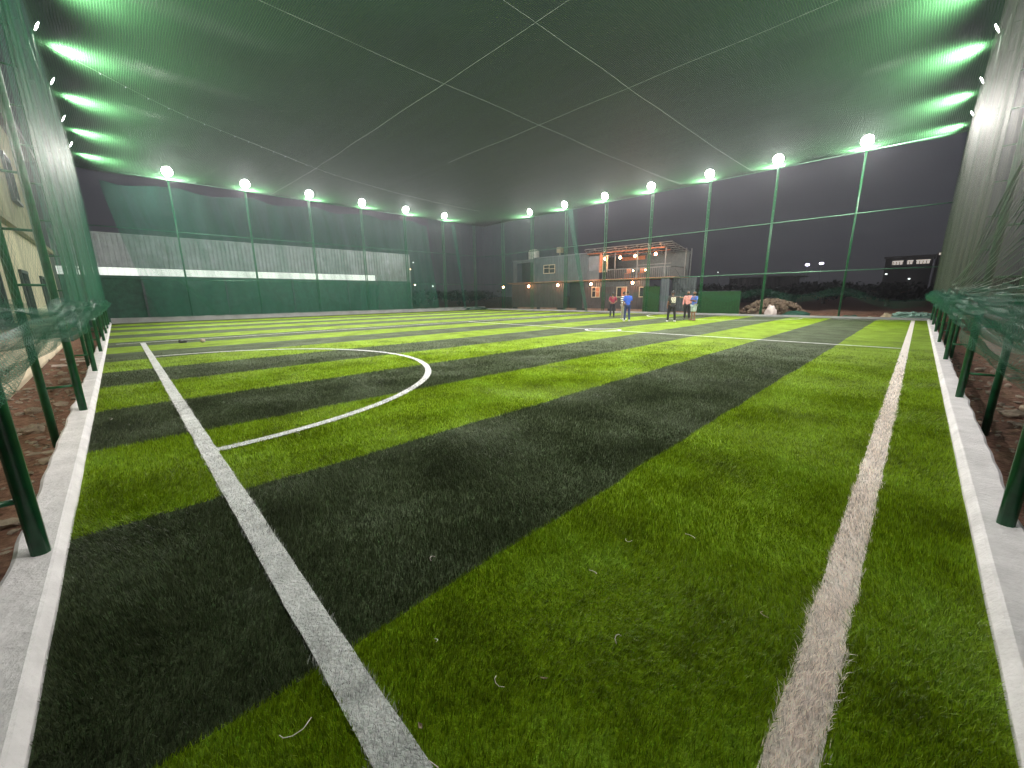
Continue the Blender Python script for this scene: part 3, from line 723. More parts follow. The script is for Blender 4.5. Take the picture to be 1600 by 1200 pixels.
p1 = (24.4, 14.86, 0); p2 = (22.3, 12.80, 0); p3 = (21.0, 11.80, 0); p4 = (22.0, 9.62, 0); p5 = (24.7, 9.85, 0); p6 = (23.9, 9.16, 0)
person(p1, math.radians(48), 'person in a maroon shirt and dark trousers standing with hands clasped behind the back', 1.68, (.22, .02, .045), (.02, .022, .03), (.02, .02, .02), ('back', 'back'))
person(p2, math.radians(-25), 'person in a black and white striped shirt and khaki trousers beside the blue shirt', 1.70, (.5, .5, .5), (.26, .25, .18), (.6, .6, .6), ('hold', 'down'), shirt_mat=stripe_cloth())
person(p3, math.radians(50), 'person in a royal blue shirt and navy trousers seen from behind with one elbow bent', 1.74, (.03, .10, .48), (.02, .035, .10), (.65, .65, .65), ('hold', 'down'), head_turn=-.7, stance=.12)
jp = person(p4, math.radians(40), 'person in a black jersey with large white back number reaching an arm out sideways', 1.70, (.035, .035, .032), (.012, .012, .014), (.7, .7, .7), ('point', 'down'), build=1.12, stance=.17, head_turn=-.5)
person(p5, math.radians(-165), 'person in a salmon pink shirt, black trousers and dark mask facing the black jersey', 1.70, (.62, .27, .24), (.012, .012, .014), (.05, .05, .05), ('down', 'hip'), sleeve='long', mask=True, build=1.08)
person(p6, math.radians(150), 'person in a blue T-shirt and pale shorts with folded arms, rightmost of the group', 1.68, (.06, .13, .42), (.38, .46, .44), (.2, .1, .08), ('cross', 'cross'), shorts=True, mask=True, build=1.06)
# back number, thickness of a print on the cloth
def digits(parent):
    m = MB()
    def seg(x0, z0, x1, z1, w=.017):
        v = Vector((x1-x0, 0, z1-z0)); L_ = v.length; v.normalize(); n = Vector((-v.z, 0, v.x))
        a = Vector((x0, 0, z0))-v*w*.6; b = Vector((x1, 0, z1))+v*w*.6
        def yy(p): return -.150+.35*p.x*p.x*1.2+.03*abs(p.z-1.22)
        q = [a+n*w, b+n*w, b-n*w, a-n*w]
        pts = []
        for p in q: pts.append((p.x, yy(p)-.004, p.z))
        for p in q: pts.append((p.x, yy(p)+.006, p.z))
        m.add(pts, [(0, 1, 2, 3), (7, 6, 5, 4), (0, 4, 5, 1), (1, 5, 6, 2), (2, 6, 7, 3), (3, 7, 4, 0)])
    h0, h1 = 1.07, 1.33; c = (h0+h1)/2
    # 9 : left digit as seen from behind (person's local -X is on the viewer's left)
    for (x0, z0, x1, z1) in ((-.10, h1, -.03, h1), (-.10, h1, -.10, c), (-.10, c, -.03, c), (-.03, h1, -.03, c), (-.03, c, -.06, h0)): seg(x0, z0, x1, z1)
    for (x0, z0, x1, z1) in ((.03, h1, .10, h1), (.03, h1, .03, h0), (.10, h1, .10, h0), (.03, c, .10, c), (.03, h0, .10, h0)): seg(x0, z0, x1, z1)
    o = m.build('back_number', simple('cream_print', (.78, .74, .60), .7), parent)
digits(jp)

# ================================================================== HOUSE OF CONTAINERS BEHIND THE FAR END
XB = 34.5
def corr_wall(m, x, y0, y1, z0, z1, pitch_=.22, d=.045, th=.08):
    """corrugated sheet facing -X"""
    n = max(1, int((y1-y0)/pitch_)); v = []; 
    ys = []
    for i in range(n):
        a = y0+(y1-y0)*i/n; w = (y1-y0)/n
        ys += [(a, 0), (a+w*.38, 0), (a+w*.5, d), (a+w*.88, d)]
    ys.append((y1, 0)); k = len(ys)
    for (y, o_) in ys: v += [(x+o_, y, z0), (x+o_, y, z1)]
    f = [(2*i, 2*i+1, 2*i+3, 2*i+2) for i in range(k-1)]
    m.add(v, f); m.box(x+d+.01, x+d+th, y0, y1, z0, z1); return m
def box_part(name, mat, parent, *b, bev=0): return MB().box(*b, bev=bev).build(name, mat, parent)
H = empty('container_house', (XB, 25, 0), label='two storey grey container house with a balcony and bare roof trusses behind the far end', cat='house')
H.location = (0, 0, 0)
m = MB(); corr_wall(m, XB, 27.1, 35.0, .2, 2.86); m.build('lower_wall', 'cont_low', H)
m = MB(); corr_wall(m, XB, 17.82, 24.6, .2, 2.3); m.build('lower_wall', 'cont_low', H)
m = MB(); corr_wall(m, XB+.3, 17.5, 24.6, 2.31, 2.9); m.build('wall_band_painted_shade', 'steel_dk', H)  # shade under the balcony put into the dark colour
m = MB(); corr_wall(m, XB, 15.5, 16.25, .0, 2.9); m.build('end_wall', 'cont', H)
m = MB(); corr_wall(m, XB+.5, 13.4, 15.48, .0, 2.9); m.build('stair_wall', 'steel_dk', H)
m = MB()
for (a, b) in ((31.6, 34.9), (29.2, 30.4), (26.0, 27.6), (17.82, 23.6), (32.2, 33.8)): pass
m.box(XB-.05, XB+.1, 31.0, 34.0, -.3, .198); m.box(XB-.05, XB+.1, 28.0, 30.4, -.3, .198); m.box(XB-.05, XB+.1, 25.4, 26.8, -.3, .198); m.box(XB-.05, XB+.1, 21.6, 24.2, -.3, .198); m.box(XB-.05, XB+.1, 17.85, 20.6, -.3, .198)
m.build('plinth', 'plinth', H)
box_part('underfloor_dark_sheet', 'dark', H, XB+.12, XB+.2, 17.8, 35, -.3, .195)  # near-black sheet painted as the darkness behind the plinth gaps
box_part('passage_dark_sheet', 'dark', H, XB+1.2, XB+1.3, 24.5, 27.2, -.3, 2.9)  # near-black sheet stands in for the shade inside the open passage
box_part('floor_beam', 'orange', H, XB-.12, XB+2.9, 15.0, 35.6, 2.905, 3.02)  # orange colour stands in for the bulbs lighting the floor edge
box_part('grass_clad_door', 'astro', H, XB-.14, XB-.02, 16.27, 17.8, -.2, 2.22)
# upper storey
m = MB(); corr_wall(m, XB, 24.0, 31.3, 3.025, 5.6); m.build('upper_wall', 'cont', H)
m = MB(); m.box(XB, XB+.12, 34.2, 34.75, 3.025, 5.5); m.box(XB, XB+.12, 31.32, 34.195, 5.25, 5.5); m.box(XB-.002, XB+.1, 31.31, 31.6, 3.025, 5.245); m.build('open_room_frame', 'cont_lt', H)
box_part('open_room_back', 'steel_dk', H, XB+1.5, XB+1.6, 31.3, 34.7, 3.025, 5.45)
m = MB(); m.box(XB-.1, XB+2.9, 24.0, 31.4, 5.605, 5.68); m.box(XB-.1, XB+2.9, 31.41, 34.8, 5.505, 5.57); m.build('roof', 'cont_lt', H)
# windows
def window(y0, y1, z0, z1, fm='frame_w', curtain=None, bars=True, x=XB):
    f = MB(); t = .07
    f.box(x-.06, x+.0, y0-t, y1+t, z1, z1+t); f.box(x-.06, x+.0, y0-t, y1+t, z0-t, z0)
    f.box(x-.06, x+.0, y0-t, y0, z0+.001, z1-.001); f.box(x-.06, x+.0, y1, y1+t, z0+.001, z1-.001)
    if bars:
        c = (y0+y1)/2; f.box(x-.05, x-.01, c-.03, c+.03, z0+.001, z1-.001); f.box(x-.045, x-.015, y0+.001, c-.031, (z0+z1)/2, (z0+z1)/2+.05)
        f.box(x-.045, x-.015, c+.031, y1-.001, z0+(z1-z0)*.6, z0+(z1-z0)*.6+.05)
    w = f.build('window', fm, H); MB().box(x-.025, x-.005, y0+.002, y1-.002, z0+.002, z1-.002).build('pane', 'glass', w)
    if curtain: MB().box(x-.04, x-.028, y0+.01, y0+(y1-y0)*.52, z0+.01, z1-.01).build('curtain', curtain, w)
window(28.35, 29.85, 3.95, 4.75)
window(22.55, 23.4, 1.35, 2.25, curtain='orange')
window(19.6, 20.55, 1.35, 2.2, curtain='orange', bars=False)
window(17.83, 18.2, 1.35, 2.15, bars=False, x=XB-.004)
m = MB(); corr_wall(m, XB+.02, 22.75, 23.95, 3.9, 5.3, .14, .03); m.build('curtained_glazing', 'cont_lt', H)
box_part('glazing_sill', 'cont', H, XB, XB+.1, 22.7, 23.97, 3.025, 3.88)
box_part('door_jamb', 'orange', H, XB-.02, XB+.12, 22.42, 22.69, 3.7, 5.45)  # orange light on the door frame put into its colour
box_part('side_door', 'frame_w', H, XB+.05, XB+.1, 21.78, 22.4, 3.7, 5.3)
box_part('side_door_glass', 'dark', H, XB+.02, XB+.04, 21.92, 22.3, 3.85, 5.2)
# balcony
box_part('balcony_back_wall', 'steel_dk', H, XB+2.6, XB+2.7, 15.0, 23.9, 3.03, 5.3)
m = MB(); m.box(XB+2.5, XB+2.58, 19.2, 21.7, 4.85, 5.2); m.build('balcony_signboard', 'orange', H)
m = MB(); y = 15.5
while y < 22.0: m.box(XB-.03, XB, y, y+.03, 3.03, 3.86); y += .2
m.box(XB-.035, XB+.005, 15.45, 22.1, 3.861, 3.92); m.box(XB-.035, XB+.005, 15.45, 18.6, 4.12, 4.17)
x = XB+.15
while x < XB+2.6: m.box(x, x+.03, 15.44, 15.47, 3.03, 3.86); x += .25
m.box(XB+.01, XB+2.7, 15.43, 15.48, 3.861, 3.92); m.build('balcony_railing', 'steel', H)
for (x, y) in ((XB-.02, 20.9), (XB-.02, 18.6), (XB-.02, 15.95), (XB+1.9, 15.0), (XB+2.8, 14.9), (XB-.02, 22.2)):
    box_part('roof_post', 'steel', H, x, x+.08, y, y+.08, 3.03, 5.5)
m = MB()
for k in range(7):                        # bare roof trusses
    x = XB-.55+k*.65; z = 5.92-.10*k
    m.tube([(x, 24.0, z), (x, 15.2, z-.05)], .045, 6)
for k in range(9):
    y = 15.2+k*1.1; m.tube([(XB-.7, y, 5.86), (XB+3.6, y, 5.20)], .04, 6); m.tube([(XB-.7, y, 5.86), (XB-.1, y, 5.5), (XB+3.6, y, 5.1)], .03, 6)
m.build('roof_truss', 'steel', H)
m = MB(); m.tube([(XB-.2, 24, 5.5), (XB-.2, 16, 5.5)], .05, 6); m.tube([(XB+.9, 24, 5.35), (XB+.9, 16, 5.35)], .04, 6); m.build('eaves_beam', 'orange', H)  # orange glow under the canopy painted as beam colour
# stair at the right side
m = MB()
for k in range(12): m.box(XB+.2, XB+1.2, 13.2+k*.17, 13.42+k*.17, .2+k*.22, .24+k*.22)
m.tube([(XB+.15, 13.1, 1.0), (XB+.15, 15.2, 3.7)], .03, 6); m.build('stair', 'steel_dk', H)
for (y, z) in ((20.0, 3.05), (18.6, 3.05)):
    c = empty('chair', (XB+.8, y, z), label='orange plastic chair on the balcony, ' + ('nearer the glazed room' if y > 19 else 'right of the other one'), cat='chair')
    MB().box(-.22, .22, -.22, .22, .42, .46, .01).build('seat', 'orange', c); MB().box(.18, .22, -.22, .22, .461, .95, .01).build('backrest', 'orange', c)
    for a in (-1, 1):
        for b in (-1, 1): MB().tube([(a*.19, b*.19, 0), (a*.18, b*.18, .42)], .02, 6).build('leg', 'orange', c)
for y in (19.15, 17.95):
    bp_ = tag(empty('balcony_lamp', (XB+.3, y, 3.03)), 'small round greenish lamp on the balcony, ' + ('left one' if y > 18.5 else 'right one'), 'lamp', 'balcony lamps')
    MB().blob((0, 0, .68), (.05, .07, .07), 2, 0).build('globe', 'bulb_y', bp_, True); MB().tube([(0, 0, 0), (0, 0, .62)], .02, 6).build('post', 'wire', bp_)
# tank
tk = empty('water_tank', (37, 33.7, 5.6), label='white ribbed water tank standing on the roof behind the grey container', cat='water tank')
MB().lathe([(0, 0), (.62, 0), (.66, .05), (.66, .3), (.63, .34), (.66, .38), (.66, .65), (.63, .69), (.66, .73), (.66, 1.1), (.55, 1.25), (.3, 1.36), (0, 1.38)], (0, 0, .02), 20).build('barrel', 'tank', tk, True)
MB().lathe([(0, 0), (.2, 0), (.2, .1), (0, .12)], (0, 0, 1.38), 14).build('lid', 'steel_dk', tk, True)
tag(MB().box(37, 37.6, 29.6, 30.2, 6.3, 6.9, .03).tube([(37.3, 29.9, 5.5), (37.3, 29.9, 6.3)], .05, 6).build('roof_box', 'sack_t'), 'small cream box on a post above the roof of the grey container', 'box')
# fixtures: bulbs on a wire
bulbs = [(36.2, 2.58), (31.9, 2.58), (27.6, 2.6), (23.35, 2.6), (18.8, 2.6), (21.85, 4.92), (20.2, 4.92), (16.75, 4.98), (18.7, 4.95)]
bl = bpy.data.lights.new('bulb_glow', 'POINT'); bl.energy = 60; bl.color = (1.0, .36, .15); bl.shadow_soft_size = .06
names = ['first', 'second', 'third', 'fourth', 'fifth']
for i, (y, z) in enumerate(bulbs):
    top = (2.90 if z < 3 else 5.5)
    b = empty('hanging_bulb', (XB-.35, y, z), group='warm bulbs hanging from the house', cat='lamp',
              label=(f'{names[i]} glowing orange bulb from the left under the floor edge of the house' if i < 5 else f'glowing bulb under the balcony roof, {names[[0,1,3,2][i-5]]} from the left'))
    MB().lathe([(0, -.13), (.07, -.11), (.115, -.03), (.105, .04), (.05, .10), (.032, .125)], (0, 0, 0), 14).build('glass', 'bulb' if i != 8 else 'bulb_y', b, True)
    MB().lathe([(.032, .12), (.036, .12), (.036, .2), (0, .21)], (0, 0, 0), 10).build('socket', 'wire', b, True)
    MB().tube([(0, 0, .2), (.0, 0, top-z)], .008, 5).build('cord', 'wire', b)
    lo = bpy.data.objects.new('bulb_glow', bl); COL.objects.link(lo); lo.parent = b; lo.location = (-.12, 0, -.02)
# green screens right of the house
for (y0, y1, x, z1, lab) in ((9.35, 12.4, 33.0, 1.75, 'wide green grass mat screen standing right of the group of people'),):
    g = empty('screen_panel', (x, y0, 0), label=lab, cat='screen'); n = 8
    m = MB(); v = []; 
    m.box(0, .05, 0, y1-y0, -.36, z1-.05, .0); m.build('mat', 'astro', g)
    m = MB(); m.tube([(.08, 0, z1-.03), (.08, y1-y0, z1-.03)], .03, 6); m.tube([(.08, .03, -.4), (.08, .03, z1)], .03, 6); m.tube([(.08, y1-y0-.03, -.4), (.08, y1-y0-.03, z1)], .03, 6); m.build('frame', 'steel_dk', g)

# ================================================================== TIN SHED BEYOND THE FAR SIDE
SH = empty('tin_shed', (0, 0, 0), label='long corrugated tin shed with a glowing translucent strip beyond the far side wall', cat='shed')
SY = 40.0
def corr_x(m, y, x0, x1, z0, z1, p=.28, d=.05):
    n = int((x1-x0)/p); v = []; xs = []
    for i in range(n):
        a = x0+(x1-x0)*i/n; w = (x1-x0)/n
        xs += [(a, 0), (a+w*.4, 0), (a+w*.55, d), (a+w*.85, d)]
    xs.append((x1, 0))
    for (x, o_) in xs: v += [(x, y-o_, z0), (x, y-o_, z1)]
    m.add(v, [(2*i, 2*i+2, 2*i+3, 2*i+1) for i in range(len(xs)-1)]); return m
m = MB(); corr_x(m, SY, -2.5, 23.6, 3.72, 5.98); m.build('upper_wall', 'tin', SH)
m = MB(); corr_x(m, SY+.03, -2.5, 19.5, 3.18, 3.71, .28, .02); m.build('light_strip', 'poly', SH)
m = MB(); corr_x(m, SY+.02, 19.51, 23.6, 3.18, 3.71); m.build('end_strip', 'tin', SH)
m = MB(); m.box(-2.5, 23.6, SY+.06, SY+.1, -.4, 3.175); m.build('lower_wall', 'tarp_dk', SH)
m = MB(); m.add([(-2.5, SY-.15, 5.96), (23.7, SY-.15, 5.96), (23.7, SY+9, 6.9), (-2.5, SY+9, 6.9), (-2.5, SY-.15, 6.02), (23.7, SY-.15, 6.02), (23.7, SY+9, 6.96), (-2.5, SY+9, 6.96)], [(0, 3, 2, 1), (4, 5, 6, 7), (0, 1, 5, 4), (1, 2, 6, 5), (2, 3, 7, 6), (3, 0, 4, 7)]); m.build('roof', 'tin', SH)
m = MB(); m.box(23.61, 23.68, SY, SY+9, -.4, 5.9); m.build('end_wall', 'tin', SH)
for x in (1.5, 6.5, 11.5, 16.5, 19.6):
    MB().box(x, x+.12, SY-.14, SY-.06, -.4, 3.16).build('column', 'steel_dk', SH)
for (x0, x1, z1, lab) in ((16.9, 18.8, 2.95, 'green mesh screen standing at the right end of the tin shed'),):
    tag(grid_net('mesh_screen', 'net_fold', lambda u, v: (x0+(x1-x0)*u+.3*(v-.5)*u, 38.0+.08*math.sin(u*14), -.2+z1*v), 40, 10, 2, 3), lab, 'screen')

# ================================================================== HOUSE BESIDE THE LEFT WALL
HL = empty('rendered_house', (0, 0, 0), label='cream rendered house with barred windows close behind the left wall net', cat='house')
hx = -1.78
box_part('lower_wall', 'cream', HL, -8, hx, 5.0, 27, -.5, 3.45)
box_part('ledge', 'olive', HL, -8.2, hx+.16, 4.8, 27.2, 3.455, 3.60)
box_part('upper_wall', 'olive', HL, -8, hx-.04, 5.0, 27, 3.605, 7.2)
box_part('roof', 'dark', HL, -8.3, hx+.3, 4.7, 27.3, 7.205, 7.4)
for (y, z) in ((9.0, 1.0), (13.2, 1.0), (17.4, 1.0), (21.6, 1.0), (13.4, 4.6), (20.2, 4.6)):
    y0, y1, z0, z1 = y, y+1.1, z, z+1.25; f = MB()
    f.box(hx-.02, hx+.06, y0-.08, y1+.08, z1, z1+.08); f.box(hx-.02, hx+.09, y0-.1, y1+.1, z0-.08, z0)
    f.box(hx-.02, hx+.05, y0-.08, y0, z0+.001, z1-.001); f.box(hx-.02, hx+.05, y1, y1+.08, z0+.001, z1-.001)
    for k in range(1, 6): f.box(hx+.02, hx+.035, y0+k*(y1-y0)/6-.008, y0+k*(y1-y0)/6+.008, z0+.002, z1-.002)
    w = f.build('window', 'steel_dk', HL); MB().box(hx+.002, hx+.012, y0+.002, y1-.002, z0+.003, z1-.003).build('pane', 'glass', w)
box_part('downpipe', 'cont_lt', HL, hx+.02, hx+.12, 26.6, 26.7, -.4, 3.45)

# ================================================================== THINGS ON THE GROUND
def rock(x, y, r, seed, mat='rock', lab='', name='rock', cat='rock', grp='loose stones beside the pitch', base=-.36, sq=(1, .8, .6)):
    o = MB().blob((0, 0, 0), (r*sq[0], r*sq[1], r*sq[2]), 3, .22, 1.6, seed).build(name, mat)
    o.location = (x, y, base+r*sq[2]*.6); o.rotation_euler = (0, 0, seed); return tag(o, lab, cat, grp)
rl = [(7.3, -1.35, .13, 'pale stone lying at the right frame edge beyond the right kerb'), (9.4, -1.25, .12, 'brown stone between two right wall poles'), (11.0, -1.8, .16, 'dark stone left of the cement block'),
      (13.2, -1.6, .15, 'brown stone behind the cement block'), (6.2, -1.1, .09, 'small stone just outside the right kerb near the camera')]
for i, (x, y, r, lab) in enumerate(rl): rock(x, y, r, 3+i, lab=lab)
ll = [(-1.0, 4.0, .09, 'small flat stone outside the left kerb near the nearest pole'), (-1.15, 8.6, .13, 'dark stone beside the second left pole'), (-1.3, 10.2, .11, 'pale stone between the second and third left poles'), (-1.1, 13.4, .14, 'broken stone beyond the third left pole')]
for i, (x, y, r, lab) in enumerate(ll): rock(x, y, r, 13+i, lab=lab)
o = MB().box(-.2, .2, -.1, .1, -.1, .1, .012).build('cement_block', 'block'); o.location = (10.6, -1.75, -.2); o.rotation_euler = (.05, .08, .5); tag(o, 'grey cement block lying on red soil beyond the right kerb', 'block')
o = MB().box(-.2, .2, -.1, .1, -.1, .1, .012).build('cement_block', 'block'); o.location = (9.4, -2.1, -.25); o.rotation_euler = (.3, .2, 1.2); tag(o, 'tilted cement block half buried behind the timber log at right', 'block')
tag(MB().tube([(9.6, -1.35, -.24), (9.2, -1.7, -.22), (8.7, -2.2, -.2)], [.05, .06, .05], 8).build('timber_log', 'wood', None, True), 'short pale timber log on the soil outside the right kerb', 'log')
for i, (x, y, a) in enumerate(((-1.1, 17.2, .3), (-1.25, 18.0, .1), (-1.05, 19.0, .5), (-1.3, 16.4, -.2))):
    o = MB().box(-.25, .25, -.06, .06, -.02, .02, .004).build('plank_offcut', 'sack_w'); o.location = (x, y, -.27); o.rotation_euler = (0, .05, a)
    tag(o, ['white offcut lying nearest in the scatter outside the left kerb', 'white offcut in the middle of the scatter outside the left kerb', 'white offcut farthest in the scatter outside the left kerb', 'slightly apart white offcut before the scatter outside the left kerb'][i], 'offcut', 'white offcuts outside the left kerb')
# loose rubble: nobody could count it
def debris():
    m = MB(); rr = random.Random(5)
    for k in range(1500):
        if rr.random() < .5: x = rr.uniform(-2.1, -.75); y = abs(rr.gauss(6, 7))+1.2
        else: y = rr.uniform(-3.4, -.78); x = abs(rr.gauss(7, 8))+1.8
        r = rr.uniform(.012, .045)*(1 if rr.random() < .85 else 1.9)
        bm = bmesh.new(); bmesh.ops.create_icosphere(bm, subdivisions=1, radius=1)
        sx, sy, sz = rr.uniform(.7, 1.5), rr.uniform(.7, 1.5), rr.uniform(.35, .8)
        for v in bm.verts:
            d = rr.uniform(.75, 1.2); v.co = Vector((x+v.co.x*r*sx*d, y+v.co.y*r*sy*d, -.345+r*sz*.5+v.co.z*r*sz*d+.06*noise.noise(Vector((x, y, 0)))))
        bm.verts.index_update(); m.add([v.co[:] for v in bm.verts], [[q.index for q in f.verts] for f in bm.faces]); bm.free()
    tag(m.build('gravel', 'rock'), 'loose gravel and clods scattered on the soil outside the kerbs', 'gravel', None, 'stuff')
debris()
# rubble heap with individual stones in its surface
def heap():
    root = empty('rubble_pile', (33.6, 7.4, 0), label='tan heap of broken stone behind the far end kerb', cat='rubble pile')
    rr = random.Random(9); m = MB()
    m.blob((0, 0, -.3), (1.1, 1.5, 1.0), 4, .2, 2.2, 3); m.build('core', 'rubble', root)
    m = MB()
    for k in range(330):
        a = rr.uniform(0, 2*PI); t = rr.uniform(0, 1)**.6; x = math.cos(a)*t*1.35; y = math.sin(a)*t*2.0
        z = -.3+1.32*math.sqrt(max(0, 1-(x/1.4)**2-(y/2.05)**2)); r = rr.uniform(.07, .17)
        m.blob((x, y, z), (r*rr.uniform(.8, 1.4), r*rr.uniform(.8, 1.4), r), 1, .35, 2, k)
    m.build('stones', 'rubble', root)
heap()
def sack(x, y, r, mat, lab, seed, name='sack', cat='sack', base=-.3):
    o = MB().blob((0, 0, 0), r, 3, .28, 2.4, seed).build(name, mat, None, True); o.location = (x, y, base+r[2]); return tag(o, lab, cat)
sack(31.9, 7.05, (.25, .3, .5), 'sack_w', 'white plastic sack standing in front of the rubble heap', 3, base=-.25)
sack(32.2, 5.6, (.5, .8, .32), 'tarp_dk', 'dark green tarpaulin heap right of the rubble', 5, 'tarpaulin', 'tarpaulin')
sack(32.0, 2.9, (.5, .75, .22), 'tarp_dk', 'dark green tarpaulin heap beside a far end pole', 6, 'tarpaulin', 'tarpaulin')
sack(31.9, 8.7, (.4, .9, .16), 'tarp', 'flat pale green tarpaulin left of the rubble heap', 7, 'tarpaulin', 'tarpaulin')
sack(32.0, 10.4, (.3, .5, .16), 'sack_w', 'flat pinkish sack in front of the green screen', 8)
sack(32.0, 11.5, (.2, .3, .13), 'sack_w', 'small pale sack left of the flat pinkish sack', 9)
sack(31.8, 4.0, (.3, .9, .12), 'sack_t', 'low tan sack between the two dark tarpaulins', 10)
sack(31.7, 1.15, (.3, .33, .30), 'sack_t', 'round tan sack left of the pale tarpaulin heap', 11)
sack(31.7, 1.9, (.2, .25, .2), 'sack_t', 'small tan sack left of the round one', 12)
th = empty('tarpaulin_heap', (31.75, .3, 0), label='crumpled heap of pale green tarpaulins at the right end of the far kerb', cat='tarpaulin')
m = MB()
for k in range(9): m.blob((random.uniform(-.2, .4), random.uniform(-.75, .75), random.uniform(-.05, .3)), (.45, random.uniform(.3, .6), random.uniform(.1, .2)), 3, .35, 3, k)
m.build('folds', 'tarp', th)
# earth bank behind the far end
m = MB(); v = []; f = []
for i in range(60):
    for j in range(8):
        y = -6+i*.42; x = 33.5+j*.9; v.append((x, y, -.36+.55*math.sin(min(1, j/3)*PI/2)+.15*noise.noise(Vector((x*.8, y*.8, 4)))))
for i in range(59):
    for j in range(7): f.append((i*8+j, (i+1)*8+j, (i+1)*8+j+1, i*8+j+1))
m.add(v, f); struct(m.build('earth_bank', 'soil', None, True), 'low bank of red earth behind the far end', 'terrain')
# dark things lying on the pitch: a pair of sandals / gloves
for (x, y, a, lab, mt) in ((1.42, 17.85, .4, 'black crumpled shoe lying by the far touchline, left one', 'wire'), (1.95, 17.6, 1.1, 'grey brown shoe lying by the far touchline, right one', 'wood')):
    s_ = empty('shoe', (x, y, .006), a, label=lab, cat='shoe', group='pair of shoes left on the turf')
    MB().blob((0, 0, .05), (.15, .06, .05), 2, .12, 2, 3, .012).build('upper', mt, s_, True); MB().blob((0, 0, .012), (.165, .068, .014), 2, 0, 2, 3, 0).build('sole', 'steel_dk', s_)
    MB().blob((-.07, 0, .09), (.05, .045, .03), 2, .1).build('collar', mt, s_, True)
# loose fibres and leaves
ft = [(.16, 1.32, 'curled pale fibre on the lime turf near the bottom left', .10), (.83, .95, 'pale fibre near the goal line', .05), (1.6, 1.0, 'thin pale fibre in the middle of the near turf', .05), (2.3, .75, 'bent white fibre on the near lime turf', .06), (1.95, .30, 'yellowish bent straw beside the touchline', .05), (1.08, 1.75, 'pale blue fibre on the dark stripe', .05), (1.35, .7, 'curved white fibre on the lime turf', .05), (.75, 1.25, 'short white fibre left of the leaf', .03), (.45, .82, 'long pale fibre at the bottom of the turf', .08), (2.0, 1.05, 'tiny white fibre beyond the leaf', .04), (-.3, 6.9, 'pale scrap by the left kerb', .08), (1.2, 4.6, 'tiny pale scrap beside the arc', .04)]
for i, (x, y, lab, L_) in enumerate(ft):
    a = RNG.uniform(0, 6.28); pts = [(x+math.cos(a+t*1.6)*L_*t, y+math.sin(a+t*1.6)*L_*t, .034+.006*math.sin(t*4+i)) for t in (0, .25, .5, .75, 1)]
    o = MB().tube(pts, .0016, 5).build('loose_fibre', 'sack_t' if i == 4 else 'sack_w', None, True); tag(o, lab, 'fibre', 'loose fibres on the turf')
for (x, y, lab) in ((.97, .80, 'small brown dry leaf on the near lime turf'), (.52, 1.02, 'small brown dry leaf on the goal line')):
    m = MB(); m.add([(0, 0, 0), (.02, .008, .006), (.034, 0, .010), (.02, -.008, .002), (.018, 0, -.004)], [(0, 4, 1), (1, 4, 2), (2, 4, 3), (3, 4, 0)])
    o = m.build('dry_leaf', 'wood'); o.location = (x, y, .037); o.rotation_euler = (.2, .1, x*9); tag(o, lab, 'leaf')

# ================================================================== PLANTS
def foliage(name, c, r, n, leaf, mat, parent, seed):
    rg = np.random.default_rng(seed); cl = rg.normal(0, 1, (max(4, n//90), 3)); cl /= np.linalg.norm(cl, axis=1)[:, None]; cl *= rg.uniform(.3, .95, (len(cl), 1))
    k = rg.integers(0, len(cl), n); p = cl[k]+rg.normal(0, .20, (n, 3)); p = p*np.array(r)+np.array(c)
    d1 = rg.normal(0, 1, (n, 3)); d1 /= np.linalg.norm(d1, axis=1)[:, None]; d2 = np.cross(d1, rg.normal(0, 1, (n, 3))); d2 /= np.linalg.norm(d2, axis=1)[:, None]
    L_ = leaf*rg.uniform(.6, 1.4, (n, 1)); v = np.stack([p, p+d1*L_*.5+d2*L_*.28, p+d1*L_, p+d1*L_*.5-d2*L_*.28], 1).reshape(-1, 3)
    m = MB(); m.add(v.tolist(), [(4*i, 4*i+1, 4*i+2, 4*i+3) for i in range(n)]); return m.build(name, mat, parent)
def shrub(x, y, r, h, lab, seed, mat='leaf'):
    t = empty('shrub', (x, y, -.36), label=lab, cat='shrub', group='shrubs beyond the right wall'); 
    m = MB(); rr = random.Random(seed)
    for k in range(7):
        a = rr.uniform(0, 6.28); m.tube([(0, 0, 0), (math.cos(a)*r*.3, math.sin(a)*r*.3, h*.5), (math.cos(a)*r*.7, math.sin(a)*r*.7, h*.85)], [.02, .013, .006], 5)
    m.build('stems', 'bark', t); foliage('leaves', (0, 0, h*.6), (r, r, h*.5), 900, .10, mat, t, seed)
shrub(14.5, -2.6, .8, 1.2, 'leafy shrub beyond the right wall behind the third pole', 1)
shrub(11.6, -3.0, .8, 1.1, 'leafy shrub at the right frame edge above the cement block', 2)
shrub(18.5, -2.5, .9, 1.3, 'leafy shrub beyond the right wall farther along', 3)
shrub(24.0, -2.8, 1.0, 1.4, 'dark shrub beyond the right wall near the far corner', 4)
def tree(x, y, h, r, lab, seed):
    h *= .62; t = empty('tree', (x, y, -.36), label=lab, cat='tree', group='dark trees beyond the site'); rr = random.Random(seed)
    m = MB(); m.tube([(0, 0, 0), (.1, .1, h*.3), (0, .2, h*.55)], [.3, .22, .14], 8)
    for k in range(6):
        a = rr.uniform(0, 6.28); m.tube([(0, .1, h*.4), (math.cos(a)*r*.4, math.sin(a)*r*.4, h*.6), (math.cos(a)*r*.8, math.sin(a)*r*.8, h*.75)], [.12, .08, .03], 6)
    m.build('trunk', 'bark', t); foliage('crown', (0, 0, h*.65), (r, r, h*.33), 2600, .5, 'tree_dk', t, seed)
